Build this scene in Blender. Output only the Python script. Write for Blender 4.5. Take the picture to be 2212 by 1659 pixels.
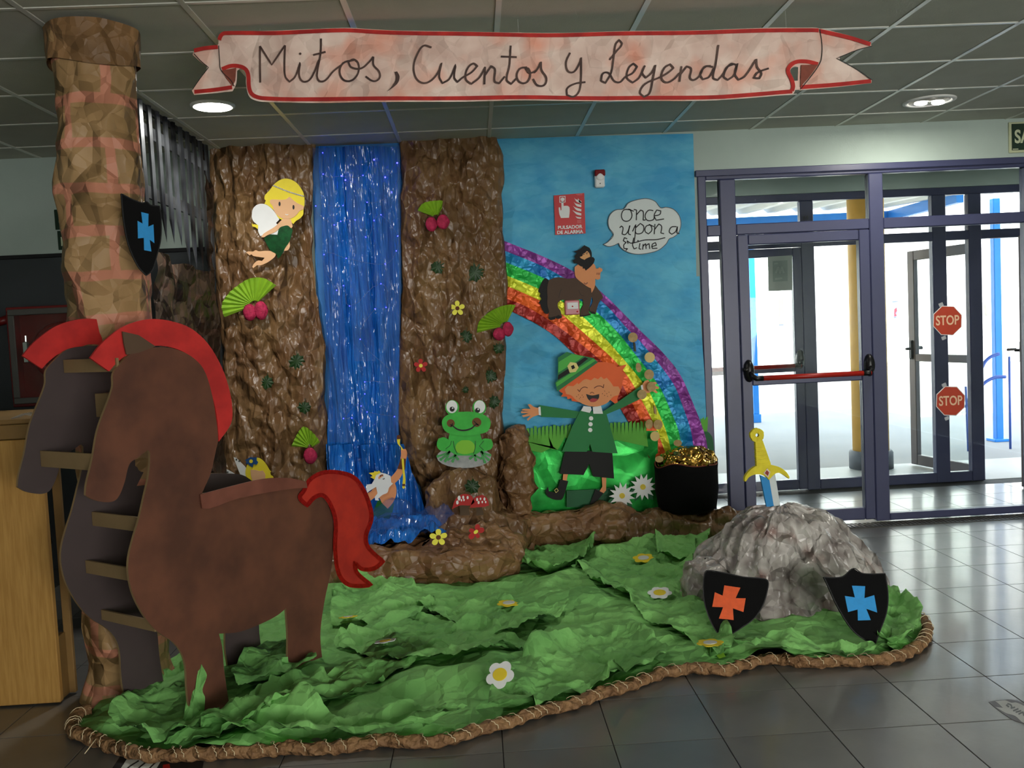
import bpy, bmesh, math, random
import numpy as np
from mathutils import Vector, Matrix

for o in list(bpy.data.objects):
    bpy.data.objects.remove(o)
S = bpy.context.scene
COL = S.collection

# ------------------------------------------------------------------ camera
W, H, F = 2212.0, 1659.0, 1989.4
YAW, PITCH, ROLL, HC = 0.0372, 0.0609, -0.0478, 1.4984
_fw = Vector((math.sin(YAW)*math.cos(PITCH), math.cos(YAW)*math.cos(PITCH), -math.sin(PITCH)))
_r = Vector((math.cos(YAW), -math.sin(YAW), 0))
_u = _r.cross(_fw)
_r2 = math.cos(ROLL)*_r + math.sin(ROLL)*_u
_u2 = -math.sin(ROLL)*_r + math.cos(ROLL)*_u
cam_data = bpy.data.cameras.new('camera')
cam = bpy.data.objects.new('camera', cam_data); COL.objects.link(cam)
cam_data.sensor_fit = 'HORIZONTAL'; cam_data.sensor_width = 36; cam_data.lens = 36*F/W
cam_data.clip_start = 0.05; cam_data.clip_end = 200
cam.matrix_world = Matrix(((_r2.x, _u2.x, -_fw.x, 0), (_r2.y, _u2.y, -_fw.y, 0), (_r2.z, _u2.z, -_fw.z, HC), (0, 0, 0, 1)))
S.camera = cam
cy_ = S.cycles
cy_.max_bounces = 5; cy_.diffuse_bounces = 3; cy_.glossy_bounces = 2; cy_.transmission_bounces = 3; cy_.transparent_max_bounces = 12
cy_.use_light_tree = False; cy_.caustics_reflective = False; cy_.caustics_refractive = False; cy_.use_adaptive_sampling = True; cy_.adaptive_threshold = 0.06; cy_.adaptive_min_samples = 16

# ------------------------------------------------------------------ sky, sun, daylight
wd = bpy.data.worlds.new('sky'); S.world = wd; wd.use_nodes = True
bg = wd.node_tree.nodes['Background']
bg.inputs[0].default_value = (0.72, 0.85, 1.0, 1); bg.inputs[1].default_value = 2.1
sun = bpy.data.lights.new('sun', 'SUN'); sun.energy = 8.0; sun.angle = 0.01; sun.color = (1, 0.96, 0.9)
so = bpy.data.objects.new('sun', sun); COL.objects.link(so)
so.rotation_euler = Vector((0.22, 0.70, -0.72)).to_track_quat('-Z', 'Y').to_euler()
def area(name, loc, size, direction, watts, color):
    l = bpy.data.lights.new(name, 'AREA'); l.shape = 'RECTANGLE'; l.size, l.size_y = size
    l.energy = watts; l.color = color
    o = bpy.data.objects.new(name, l); COL.objects.link(o); o.location = loc
    o.rotation_euler = Vector(direction).to_track_quat('-Z', 'Z').to_euler()
    return o
area('rear_daylight_fill', (2.2, -3.8, 1.35), (5.6, 1.6), (-0.12, 1, 0.03), 195, (1.0, 0.97, 0.92))  # area light added before the solid rear wall, in place of assumed unseen windows
vs = S.view_settings
vs.view_transform = 'Standard'; vs.look = 'None'; vs.exposure = 1.2; vs.gamma = 1.0; vs.use_curve_mapping = False

# ------------------------------------------------------------------ pixel -> place helpers
def ray(u, v):
    return _r2*((u-W/2)/F) - _u2*((v-H/2)/F) + _fw
def at(u, v, Y):
    d = ray(u, v); return d*(Y/d.y) + Vector((0, 0, HC))
def fl(u, v, z=0.0):
    d = ray(u, v); return d*((z-HC)/d.z) + Vector((0, 0, HC))
class Plane:
    """a flat sheet standing somewhere in the room; P(u,v) gives the point of it seen at a photo pixel"""
    def __init__(s, p0, n):
        s.p0 = Vector(p0); s.n = Vector(n).normalized()
        if s.n.dot(Vector((0, 0, HC))-s.p0) < 0: s.n = -s.n
    def P(s, u, v):
        d = ray(u, v); o = Vector((0, 0, HC))
        return o + d*((s.p0-o).dot(s.n)/d.dot(s.n))
    def off(s, d): return Plane(s.p0+s.n*d, s.n)
def YP(y): return Plane((0, y, 0), (0, -1, 0))
def T(ox, oy, s, pts): return [(ox+p[0]*s, oy+p[1]*s) for p in pts]

def spline(pts, closed=True, n=5, corner=50):
    m = len(pts); out = []
    P = [Vector((p[0], p[1])) for p in pts]
    def isc(i):
        if not closed and i in (0, m-1): return True
        a = P[i]-P[i-1]; b = P[(i+1) % m]-P[i]
        if a.length < 1e-6 or b.length < 1e-6: return True
        return math.degrees(a.angle(b)) > corner
    C = [isc(i) for i in range(m)]
    for i in range(m if closed else m-1):
        p1, p2 = P[i], P[(i+1) % m]
        p0, p3 = P[i-1] if (closed or i > 0) else p1, P[(i+2) % m] if (closed or i < m-2) else p2
        L = (p2-p1).length
        def tan(a, b): 
            t = b-a
            return t.normalized()*L if t.length > 1e-9 else t
        m1 = (p2-p1) if C[i] else tan(p0, p2)
        m2 = (p2-p1) if C[(i+1) % m] else tan(p1, p3)
        for k in range(n):
            t = k/n; t2, t3 = t*t, t*t*t
            q = p1*(2*t3-3*t2+1)+m1*(t3-2*t2+t)+p2*(-2*t3+3*t2)+m2*(t3-t2)
            out.append((q.x, q.y))
    if not closed: out.append(tuple(P[-1]))
    return out

# ------------------------------------------------------------------ objects
def mesh_obj(name, verts, faces, mat, parent=None, smooth=False, uv=None):
    me = bpy.data.meshes.new(name)
    off = parent.matrix_world.translation.copy() if parent is not None else Vector((0, 0, 0))
    if parent is not None:
        off = WORLD[parent.name]
    me.from_pydata([(v[0]-off.x, v[1]-off.y, v[2]-off.z) for v in verts], [], [tuple(f) for f in faces])
    if smooth: me.polygons.foreach_set('use_smooth', [True]*len(me.polygons))
    if uv is not None:
        l = me.uv_layers.new(name='UVMap')
        idx = np.zeros(len(me.loops), dtype=np.int32); me.loops.foreach_get('vertex_index', idx)
        l.data.foreach_set('uv', np.asarray(uv, dtype=np.float32)[idx].ravel())
    me.update()
    if mat: me.materials.append(mat)
    o = bpy.data.objects.new(name, me); COL.objects.link(o)
    if parent is not None: o.parent = parent
    WORLD[o.name] = off
    return o
WORLD = {}
def thing(name, label, cat, loc=(0, 0, 0), group=None, kind=None):
    o = bpy.data.objects.new(name, None); COL.objects.link(o); o.location = loc; o.empty_display_size = .1
    WORLD[o.name] = Vector(loc)
    tag(o, label, cat, group, kind); return o
def tag(o, label=None, cat=None, group=None, kind=None):
    if label: o['label'] = label
    if cat: o['category'] = cat
    if group: o['group'] = group
    if kind: o['kind'] = kind
    return o
class MB:
    def __init__(s): s.v = []; s.f = []
    def add(s, v, f):
        b = len(s.v); s.v += [tuple(x) for x in v]; s.f += [tuple(i+b for i in q) for q in f]; return s
    def box(s, x0, x1, y0, y1, z0, z1):
        return s.add([(x0, y0, z0), (x1, y0, z0), (x1, y1, z0), (x0, y1, z0), (x0, y0, z1), (x1, y0, z1), (x1, y1, z1), (x0, y1, z1)],
                     [(0, 3, 2, 1), (4, 5, 6, 7), (0, 1, 5, 4), (1, 2, 6, 5), (2, 3, 7, 6), (3, 0, 4, 7)])
    def cbox(s, x0, x1, y0, y1, z0, z1, b=.006):
        """box with chamfered edges"""
        bm = bmesh.new()
        m = Matrix.Translation(((x0+x1)/2, (y0+y1)/2, (z0+z1)/2)) @ Matrix.Diagonal((x1-x0, y1-y0, z1-z0, 1))
        bmesh.ops.create_cube(bm, size=1, matrix=m)
        b = min(b, abs(x1-x0)*.3, abs(y1-y0)*.3, abs(z1-z0)*.3)
        bmesh.ops.bevel(bm, geom=bm.edges[:], offset=b, segments=1, affect='EDGES')
        bm.verts.index_update()
        s.add([v.co for v in bm.verts], [[v.index for v in f.verts] for f in bm.faces]); bm.free(); return s
    def beam(s, a, b, w, h):
        """rectangular bar from a to b"""
        a, b = Vector(a), Vector(b); d = (b-a).normalized()
        up = Vector((0, 0, 1)) if abs(d.z) < .9 else Vector((0, 1, 0))
        sx = d.cross(up).normalized(); sy = sx.cross(d)
        v = []
        for p in (a, b):
            for i, j in ((-1, -1), (1, -1), (1, 1), (-1, 1)): v.append(p+sx*(i*w/2)+sy*(j*h/2))
        return s.add(v, [(0, 3, 2, 1), (4, 5, 6, 7), (0, 1, 5, 4), (1, 2, 6, 5), (2, 3, 7, 6), (3, 0, 4, 7)])
    def tube(s, pts, r, n=8, cap=True):
        pts = [Vector(p) for p in pts]; m = len(pts); rs = r if hasattr(r, '__len__') else [r]*m
        base = len(s.v); prev = None
        for i, p in enumerate(pts):
            d = (pts[min(i+1, m-1)]-pts[max(i-1, 0)])
            d = d.normalized() if d.length > 1e-9 else Vector((0, 0, 1))
            if prev is None:
                up = Vector((0, 0, 1)) if abs(d.z) < .9 else Vector((1, 0, 0)); sx = d.cross(up).normalized()
            else: sx = (prev-d*prev.dot(d)).normalized()
            prev = sx; sy = d.cross(sx)
            for k in range(n):
                a = 2*math.pi*k/n; s.v.append(tuple(p+(sx*math.cos(a)+sy*math.sin(a))*rs[i]))
        for i in range(m-1):
            for k in range(n):
                a = base+i*n+k; b = base+i*n+(k+1) % n; s.f.append((a, b, b+n, a+n))
        if cap:
            s.f.append(tuple(base+k for k in reversed(range(n)))); s.f.append(tuple(base+(m-1)*n+k for k in range(n)))
        return s
    def lathe(s, c, prof, n=24, cap=True):
        c = Vector(c); b = len(s.v); m = len(prof)
        for r, z in prof:
            for k in range(n):
                a = 2*math.pi*k/n; s.v.append((c.x+r*math.cos(a), c.y+r*math.sin(a), c.z+z))
        for i in range(m-1):
            for k in range(n):
                p = b+i*n+k; q = b+i*n+(k+1) % n; s.f.append((p, q, q+n, p+n))
        if cap: s.f.append(tuple(b+k for k in reversed(range(n)))); s.f.append(tuple(b+(m-1)*n+k for k in range(n)))
        return s
    def ball(s, c, r, n=12, m=8, sc=(1, 1, 1)):
        c = Vector(c); pr = []
        b = len(s.v)
        for i in range(m+1):
            t = math.pi*i/m
            for k in range(n):
                a = 2*math.pi*k/n
                s.v.append((c.x+r*sc[0]*math.sin(t)*math.cos(a), c.y+r*sc[1]*math.sin(t)*math.sin(a), c.z+r*sc[2]*math.cos(t)))
        for i in range(m):
            for k in range(n):
                p = b+i*n+k; q = b+i*n+(k+1) % n; s.f.append((p, p+n, q+n, q))
        return s
    def sheet(s, outline, plane, thick):
        """a cut-out board: closed outline in photo pixels on a plane in the room, with thickness"""
        fr = [plane.P(*p) for p in outline]; bk = [p-plane.n*thick for p in fr]; n = len(fr)
        A = sum(outline[i-1][0]*outline[i][1]-outline[i][0]*outline[i-1][1] for i in range(n))
        f = [tuple(range(n))] if A < 0 else [tuple(reversed(range(n)))]
        f.append(tuple(n+i for i in reversed(f[0])))
        for i in range(n):
            j = (i+1) % n
            f.append((j, i, n+i, n+j) if A < 0 else (i, j, n+j, n+i))
        return s.add(fr+bk, f)
    def stroke(s, pts, plane, w, smooth=True, closed=False, n=6, taper=False):
        """a painted or drawn line of width w (pixels) lying on a plane"""
        p = spline(pts, closed, n, 75) if smooth and len(pts) > 2 else list(pts)
        m = len(p); v = []
        for i in range(m):
            a = p[i-1] if (closed or i > 0) else p[i]; b = p[(i+1) % m] if (closed or i < m-1) else p[i]
            dx, dy = b[0]-a[0], b[1]-a[1]; L = math.hypot(dx, dy) or 1
            ww = w*(1 if not taper else (.35+.65*math.sin(math.pi*min(1, (i+.5)/m)))) / 2
            v += [plane.P(p[i][0]-dy/L*ww, p[i][1]+dx/L*ww), plane.P(p[i][0]+dy/L*ww, p[i][1]-dx/L*ww)]
        f = [(2*i, 2*i+1, (2*i+3) % (2*m), (2*i+2) % (2*m)) for i in range(m if closed else m-1)]
        return s.add(v, f)
    def dot(s, u, v, r, plane, ry=None, n=14, thick=.001, rot=0):
        ry = ry or r
        o = [(u+math.cos(a)*r*math.cos(rot)-math.sin(a)*ry*math.sin(rot), v+math.cos(a)*r*math.sin(rot)+math.sin(a)*ry*math.cos(rot)) for a in [2*math.pi*k/n for k in range(n)]]
        return s.sheet(o, plane, thick)
    def build(s, name, mat, parent=None, smooth=False): return mesh_obj(name, s.v, s.f, mat, parent, smooth)
def cut(parent, name, pts, plane, mat, thick=.004, corner=50, poly=False, n=4):
    o = MB().sheet(pts if poly else spline(pts, True, n, corner), plane, thick).build(name, mat, parent)
    return o
def text_mesh(body, size_w, height, bold=.0):
    """printed block lettering as a mesh in the XY plane, width size_w and cap height given"""
    cu = bpy.data.curves.new('lettering', 'FONT'); cu.body = body; cu.align_x = 'CENTER'; cu.align_y = 'CENTER'
    cu.offset = bold; cu.resolution_u = 4
    ob = bpy.data.objects.new('lettering', cu); COL.objects.link(ob)
    dg = bpy.context.evaluated_depsgraph_get(); dg.update()
    me = bpy.data.meshes.new_from_object(ob.evaluated_get(dg))
    vs_ = np.array([v.co[:] for v in me.vertices]); fs = [tuple(p.vertices) for p in me.polygons]
    bpy.data.objects.remove(ob); bpy.data.curves.remove(cu); bpy.data.meshes.remove(me)
    mn, mx = vs_.min(0), vs_.max(0)
    vs_[:, 0] = (vs_[:, 0]-(mn[0]+mx[0])/2)/(mx[0]-mn[0])*size_w
    vs_[:, 1] = (vs_[:, 1]-(mn[1]+mx[1])/2)/(mx[1]-mn[1])*height
    return vs_, fs
def print_text(parent, name, body, corners, plane, mat, bold=.02):
    """lettering filling the quad (tl,tr,br,bl photo pixels) on a plane"""
    q = [plane.P(*c) for c in corners]
    v, f = text_mesh(body, 1, 1, bold)
    out = []
    for x, y, z in v:
        a = x+.5; b = .5-y
        out.append(q[0]*(1-a)*(1-b)+q[1]*a*(1-b)+q[2]*a*b+q[3]*(1-a)*b)
    return mesh_obj(name, out, f, mat, parent)

# ------------------------------------------------------------------ crumpled paper
def crumple(P, cell, seed, k=1.0, jit=.5):
    """piecewise flat facets with folds both ways; about unit height at unit cell"""
    P = np.asarray(P, float)/cell; rng = np.random.default_rng(seed)
    lo, hi = P.min(0)-1, P.max(0)+1; ext = hi-lo
    n = int(np.clip(np.prod(np.maximum(ext, .3)), 12, 900))
    def env():
        s = lo+rng.random((n, P.shape[1]))*ext; c = rng.random(n)*jit
        b = c+(s**2).sum(1)
        out = np.empty(len(P))
        for i in range(0, len(P), 4000): out[i:i+4000] = (b-2*P[i:i+4000] @ s.T).min(1)
        return out
    h = env()-env()
    return np.clip((h-h.mean())/(h.std()+1e-9)*.5, -1.3, 1.3)
def vnoise(P, cell, seed):
    P = np.asarray(P, float)/cell; D = P.shape[1]; i = np.floor(P).astype(int); f = P-i; f = f*f*(3-2*f)
    def hsh(q):
        h = np.zeros(len(q), dtype=np.uint64)+np.uint64(seed*7919+17)
        for d in range(D): h = (h ^ (q[:, d].astype(np.int64).astype(np.uint64)*np.uint64([73856093, 19349663, 83492791][d])))*np.uint64(6364136223846793005)+np.uint64(1442695040888963407)
        return ((h >> np.uint64(33)) % np.uint64(100003)).astype(float)/100003
    out = np.zeros(len(P))
    for c in range(2**D):
        w = np.ones(len(P)); q = i.copy()
        for d in range(D):
            b = (c >> d) & 1; q[:, d] += b; w *= f[:, d] if b else 1-f[:, d]
        out += w*hsh(q)
    return out*2-1
def grid_faces(nu, nv, wrap=False):
    f = []
    for j in range(nv-1):
        for i in range(nu if wrap else nu-1):
            a = j*nu+i; b = j*nu+(i+1) % nu
            f.append((a, b, b+nu, a+nu))
    return f

# ------------------------------------------------------------------ materials
def lin(c): return tuple(((x/255)/12.92 if x/255 <= .04045 else ((x/255+.055)/1.055)**2.4) for x in c)
_m = {}
def M(name, rgb, rough=.6, metal=0., rgb2=None, var=0.12, scale=6., stretch=(1, 1, 1), bump=0., bscale=60., spec=.4, glitter=0., emit=0., alpha=1., streak=False, sheen=0., crease=0., cscale=18., trans=0., coat=0.):
    if name in _m: return _m[name]
    m = bpy.data.materials.new(name); m.use_nodes = True; nt = m.node_tree; N = nt.nodes; L = nt.links
    b = N['Principled BSDF']; b.inputs['Roughness'].default_value = rough; b.inputs['Metallic'].default_value = metal
    b.inputs['Specular IOR Level'].default_value = spec
    c = lin(rgb); c2 = lin(rgb2) if rgb2 else tuple(x*(1-var) for x in c)
    tc = N.new('ShaderNodeTexCoord'); mp = N.new('ShaderNodeMapping'); mp.inputs['Scale'].default_value = stretch
    L.new(tc.outputs['Object'], mp.inputs['Vector'])
    nz = N.new('ShaderNodeTexNoise'); nz.inputs['Scale'].default_value = scale; nz.inputs['Detail'].default_value = 3; nz.inputs['Roughness'].default_value = .6
    L.new(mp.outputs[0], nz.inputs['Vector'])
    rp = N.new('ShaderNodeValToRGB'); rp.color_ramp.elements[0].position = .36; rp.color_ramp.elements[1].position = .64
    rp.color_ramp.elements[0].color = (*c2, 1); rp.color_ramp.elements[1].color = (*c, 1)
    L.new(nz.outputs['Fac'], rp.inputs['Fac']); L.new(rp.outputs['Color'], b.inputs['Base Color'])
    nrm = None
    def addbump(h, st, dist):
        nonlocal nrm
        bp = N.new('ShaderNodeBump'); bp.inputs['Strength'].default_value = st; bp.inputs['Distance'].default_value = dist
        L.new(h, bp.inputs['Height'])
        if nrm: L.new(nrm, bp.inputs['Normal'])
        nrm = bp.outputs['Normal']
    if crease:
        hs = []
        for k, sc in ((1., cscale), (.7, cscale*2.6)):
            sq = []
            for off in ((0, 0, 0), (11.3, 5.7, 3.1)):
                ad = N.new('ShaderNodeVectorMath'); ad.operation = 'ADD'; ad.inputs[1].default_value = off; L.new(mp.outputs[0], ad.inputs[0])
                vo = N.new('ShaderNodeTexVoronoi'); vo.feature = 'F1'; vo.inputs['Scale'].default_value = sc; L.new(ad.outputs[0], vo.inputs['Vector'])
                p2 = N.new('ShaderNodeMath'); p2.operation = 'MULTIPLY'; L.new(vo.outputs['Distance'], p2.inputs[0]); L.new(vo.outputs['Distance'], p2.inputs[1]); sq.append(p2.outputs[0])
            sb_ = N.new('ShaderNodeMath'); sb_.operation = 'SUBTRACT'; L.new(sq[0], sb_.inputs[0]); L.new(sq[1], sb_.inputs[1])
            sc_ = N.new('ShaderNodeMath'); sc_.operation = 'MULTIPLY'; sc_.inputs[1].default_value = k*cscale/sc; L.new(sb_.outputs[0], sc_.inputs[0]); hs.append(sc_.outputs[0])
        sm_ = N.new('ShaderNodeMath'); sm_.operation = 'ADD'; L.new(hs[0], sm_.inputs[0]); L.new(hs[1], sm_.inputs[1])
        addbump(sm_.outputs[0], 1., crease*.8/cscale)
    if bump:
        n3 = N.new('ShaderNodeTexNoise'); n3.inputs['Scale'].default_value = bscale; n3.inputs['Detail'].default_value = 4; L.new(mp.outputs[0], n3.inputs['Vector'])
        addbump(n3.outputs['Fac'], bump, .01)
    if glitter:
        vo = N.new('ShaderNodeTexVoronoi'); vo.inputs['Scale'].default_value = 260; L.new(tc.outputs['Object'], vo.inputs['Vector'])
        addbump(vo.outputs['Color'], glitter, .004)
    if nrm: L.new(nrm, b.inputs['Normal'])
    if emit:
        m.cycles.emission_sampling = 'NONE'
        b.inputs['Emission Color'].default_value = (*c, 1); b.inputs['Emission Strength'].default_value = emit
    if coat: b.inputs['Coat Weight'].default_value = coat; b.inputs['Coat Roughness'].default_value = .11
    if trans: b.inputs['Transmission Weight'].default_value = trans
    if alpha < 1: b.inputs['Alpha'].default_value = alpha
    _m[name] = m; return m
def glass_mat(name, tint=(.96, .98, .97), refl=.07):
    m = bpy.data.materials.new(name); m.use_nodes = True; nt = m.node_tree; N = nt.nodes; L = nt.links
    for n in list(N): N.remove(n)
    o = N.new('ShaderNodeOutputMaterial'); t = N.new('ShaderNodeBsdfTransparent'); t.inputs[0].default_value = (*tint, 1)
    g = N.new('ShaderNodeBsdfGlossy'); g.inputs['Roughness'].default_value = .02
    lw = N.new('ShaderNodeLayerWeight'); lw.inputs['Blend'].default_value = .5
    pw = N.new('ShaderNodeMath'); pw.operation = 'POWER'; pw.inputs[1].default_value = 5; L.new(lw.outputs['Facing'], pw.inputs[0])
    ma = N.new('ShaderNodeMath'); ma.operation = 'MULTIPLY_ADD'; ma.inputs[1].default_value = .35; ma.inputs[2].default_value = .018; L.new(pw.outputs[0], ma.inputs[0])
    mx = N.new('ShaderNodeMixShader'); L.new(ma.outputs[0], mx.inputs[0]); L.new(t.outputs[0], mx.inputs[1]); L.new(g.outputs[0], mx.inputs[2]); L.new(mx.outputs[0], o.inputs[0])
    return m
# ================================================================== THE ROOM
ZC, YW = 2.78, 6.353
m_tile = M('floor_tile', (100, 99, 96), .40, var=.25, scale=2.2, bump=.04, bscale=30, spec=.8, coat=.32)
m_grout = M('grout', (38, 38, 37), .8)
m_wall = M('wall_paint', (172, 188, 180), .7, var=.05, scale=3, bump=.05, bscale=120)
m_dark = M('wainscot', (52, 57, 60), .55, var=.15, scale=4)
m_black = M('black_trim', (18, 18, 22), .5)
m_ctile = M('ceiling_tile', (186, 186, 172), .8, var=.06, scale=5, bump=.25, bscale=220)
m_bar = M('ceiling_bar', (225, 225, 215), .3, metal=.25, var=.03)
m_frame = M('slate_blue_frame', (62, 66, 98), .38, var=.10, scale=3, spec=.5)
m_frame2 = M('brown_grey_frame', (112, 104, 106), .4, var=.12, scale=3)
m_glass = glass_mat('door_glass')
m_white = M('white_paint', (236, 236, 232), .5, var=.04)
m_conc = M('pale_concrete', (205, 203, 198), .85, var=.12, scale=1.5)
m_blk = M('black_plastic', (16, 16, 17), .35, var=.1)
m_redbar = M('red_bar', (168, 34, 24), .3, var=.1)

floor = MB().box(-4.6, 5.4, -4, 7.7, -.06, -.004).build('floor', m_grout); tag(floor, 'dark grey square floor tiles in front of the glass doors', 'floor', kind='structure')
G = .3935; gx0, gy0 = 1.992, 3.573
tm = MB().cbox(-G/2+.0016, G/2-.0016, -G/2+.0016, G/2-.0016, -.012, 0, .0012)
first = None
for i in range(-12, 7):
    for j in range(-2, 11):
        x, y = gx0+G*(i+.5), gy0+G*(j+.5)
        if y+G/2 > 7.72: continue
        if first is None:
            first = tm.build('floor_tile', m_tile); t = first
        else:
            t = bpy.data.objects.new('floor_tile', first.data); COL.objects.link(t)
        t.parent = floor; t.location = (x, y, 0)

ceil = MB().box(-4.6, 5.4, -4, YW, 2.795, 2.84).build('ceiling', m_ctile); tag(ceil, 'suspended ceiling of square grey panels', 'ceiling', kind='structure')
cx0, cy0 = -.4416, 3.6085
first = None
for c in range(-6, 9):
    for r in range(-2, 5):
        x0, x1, y0, y1 = cx0+.6*c, cx0+.6*c+.6, cy0+.6*r, cy0+.6*r+.6
        if y1 > YW:
            MB().box(x0+.01, x1-.01, y0+.01, YW-.004, ZC+.002, ZC+.014).build('ceiling_panel', m_ctile, ceil); continue
        if first is None:
            first = MB().cbox(-.29, .29, -.29, .29, -.006, .006, .003).build('ceiling_panel', m_ctile); t = first
        else:
            t = bpy.data.objects.new('ceiling_panel', first.data); COL.objects.link(t)
        t.parent = ceil; t.location = ((x0+x1)/2, (y0+y1)/2, ZC+.008)
for c in range(-6, 10):
    x = cx0+.6*c; MB().box(x-.012, x+.012, 2.4, YW, ZC-.002, ZC+.012).build('grid_bar', m_bar, ceil)
for r in range(-2, 5):
    y = cy0+.6*r; MB().box(-4.05, 5.36, y-.010, y+.010, ZC-.0015, ZC+.012).build('grid_bar', m_bar, ceil)

b = MB().box(-4.6, 1.575, YW, YW+.16, 0, ZC+.02); b.box(1.575, 5.4, YW, YW+.16, 2.505, ZC+.02)
wb = b.build('wall_back', m_wall); tag(wb, 'pale green-white back wall of the hall', 'wall', kind='structure')
MB().box(-4.6, -1.72, YW-.012, YW+.001, 0, 2.115).build('wainscot_panel', m_dark, wb)
t1 = MB().cbox(-4.6, -1.72, YW-.022, YW, 2.115, 2.142, .004).build('trim_1', m_black); tag(t1, 'black rail along the top of the dark wainscot', 'trim', kind='structure')
wl = MB().box(-4.76, -4.6, -4, YW, 0, ZC+.02).build('wall_left', m_wall); tag(wl, 'left wall of the hall', 'wall', kind='structure')
wf = MB().box(-4.76, 5.56, -4.16, -4, 0, ZC+.02).build('wall_front', m_wall); tag(wf, 'front wall of the hall', 'wall', kind='structure')
wr = MB().box(5.4, 5.56, -4, 7.7, 0, ZC+.02).build('wall_right', m_wall); tag(wr, 'right wall of the hall', 'wall', kind='structure')
rf = MB().box(-5, 6, -4.5, 7.95, 2.845, 3.12).build('roof', m_conc); tag(rf, 'flat roof over the hall and entrance', 'roof', kind='structure')
b = MB().box(1.0, 5.4, 7.64, 7.78, 2.50, 2.845); b.box(.9, 1.0, YW+.16, 7.78, 0, 2.845); b.box(.9, 1.45, 7.64, 7.78, 0, 2.5)
wv = b.build('wall_porch', m_wall); tag(wv, 'pale wall above the outer glass screen', 'wall', kind='structure')
vc = MB().box(1.0, 5.4, YW+.16, 7.64, 2.74, 2.80).build('ceiling_porch', m_white); tag(vc, 'white ceiling of the entrance lobby', 'ceiling', kind='structure')

# drain grating along the doors
dg_ = thing('drain_grate', 'dark metal drain grating along the foot of the glass doors', 'grating', (3.2, 6.27, 0))
b = MB(); b.box(1.62, 5.3, 6.20, 6.215, 0, .004); b.box(1.62, 5.3, 6.335, 6.35, 0, .004); b.build('rim', M('grate_metal', (70, 68, 62), .45, metal=.4), dg_)
b = MB()
for k in range(122): b.box(1.63+k*.03, 1.643+k*.03, 6.215, 6.335, 0, .0035)
tag(b.build('slats', M('grate_metal', (70, 68, 62)), dg_), kind='stuff')

# ---- glazed screen, inner plane Y = 6.35
y0, y1 = 6.335, 6.405
def frame_bars(parent, bars, y0, y1, mat, name='frame_bar'):
    for (x0, x1, z0, z1) in bars: MB().cbox(x0, x1, y0, y1, z0, z1, .006).build(name, mat, parent)
def pane(parent, x0, x1, z0, z1, y, name='pane'): return MB().box(x0, x1, y-.003, y+.003, z0, z1).build(name, m_glass, parent)
w1 = thing('window_1', 'slate-blue framed glass screen filling the right of the wall', 'window', (3.2, 6.37, 0), kind='structure')
frame_bars(w1, [(1.575, 1.632, .012, 2.505), (1.726, 1.835, .012, 2.445), (2.767, 2.867, .012, 2.445), (3.87, 3.97, .012, 2.445), (5.3, 5.4, .012, 2.445)], y0, y1, m_frame, 'post')
frame_bars(w1, [(1.632, 5.4, 2.445, 2.505), (1.632, 1.726, 2.062, 2.137), (1.835, 2.767, 2.064, 2.137), (2.867, 3.87, 2.062, 2.137), (3.97, 5.3, 2.062, 2.137), (1.632, 1.726, .012, .075), (2.867, 3.87, .012, .062), (3.97, 5.3, .012, .062)], y0+.004, y1-.004, m_frame, 'transom')
MB().cbox(1.56, 5.4, 6.318, 6.34, 2.468, 2.512, .004).build('head_trim', m_frame, w1)
for q in [(1.632, 1.726, 2.137, 2.445), (1.632, 1.726, .075, 2.062), (1.835, 2.767, 2.137, 2.445), (2.867, 3.87, 2.137, 2.445), (2.867, 3.87, .062, 2.062), (3.97, 5.3, 2.137, 2.445), (3.97, 5.3, .062, 2.062)]:
    pane(w1, *q, 6.37)
def leaf(name, label, x0, x1, z0, z1, y0, y1, mat, st=.075, bot=.085, railz=(1.015, 1.075), toprail=.07):
    d = thing(name, label, 'door', ((x0+x1)/2, y0, 0), kind='structure')
    frame_bars(d, [(x0, x0+st, z0, z1), (x1-st, x1, z0, z1)], y0, y1, mat, 'stile')
    frame_bars(d, [(x0+st, x1-st, z1-toprail, z1), (x0+st, x1-st, *railz), (x0+st, x1-st, z0, z0+bot)], y0+.003, y1-.003, mat, 'rail')
    yc = (y0+y1)/2
    pane(d, x0+st, x1-st, railz[1], z1-toprail, yc); pane(d, x0+st, x1-st, z0+bot, railz[0], yc)
    return d
def panic_bar(d, xa, xb, z, y, hub=.085):
    g = MB().tube([(xa+.05, y-.085, z), (xb-.02, y-.085, z)], .0175, 12).build('panic_bar', m_redbar, d, True)
    for x, s in ((xa, 1), (xb, -1)):
        b = MB(); n = 20
        prof = [(.0, 0), (.032, 0), (.036, .012), (.03, .03), (.018, .04), (0.0, .042)]
        for r, h in prof:
            pass
        # oval housing
        base = len(b.v); rings = [(1.0, 0), (1.0, .022), (.82, .04), (.4, .05), (.02, .052)]
        for sc, h in rings:
            for k in range(n):
                a = 2*math.pi*k/n; b.v.append((x+.036*sc*math.cos(a), y-h, z+.05+.078*sc*math.sin(a)))
        for i in range(len(rings)-1):
            for k in range(n):
                p = base+i*n+k; q = base+i*n+(k+1) % n; b.f.append((p, p+n, q+n, q))
        b.build('housing', m_blk, d, True)
        MB().tube([(x, y-.035, z+.04), (x+.012*s, y-.075, z+.012), (x+.03*s, y-.085, z), (x+.075*s, y-.085, z)], [.017, .018, .019, .019], 10).build('bar_arm', m_blk, d, True)
d1 = leaf('door_1', 'slate-blue glass door with a red push bar, nearest the painted sky', 1.838, 2.764, .028, 2.061, 6.332, 6.392, m_frame)
panic_bar(d1, 1.885, 2.735, 1.07, 6.335)
MB().tube([(1.84, 6.30, 1.13), (1.885, 6.30, 1.13)], .014, 10).build('latch', m_blk, d1, True)

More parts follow.
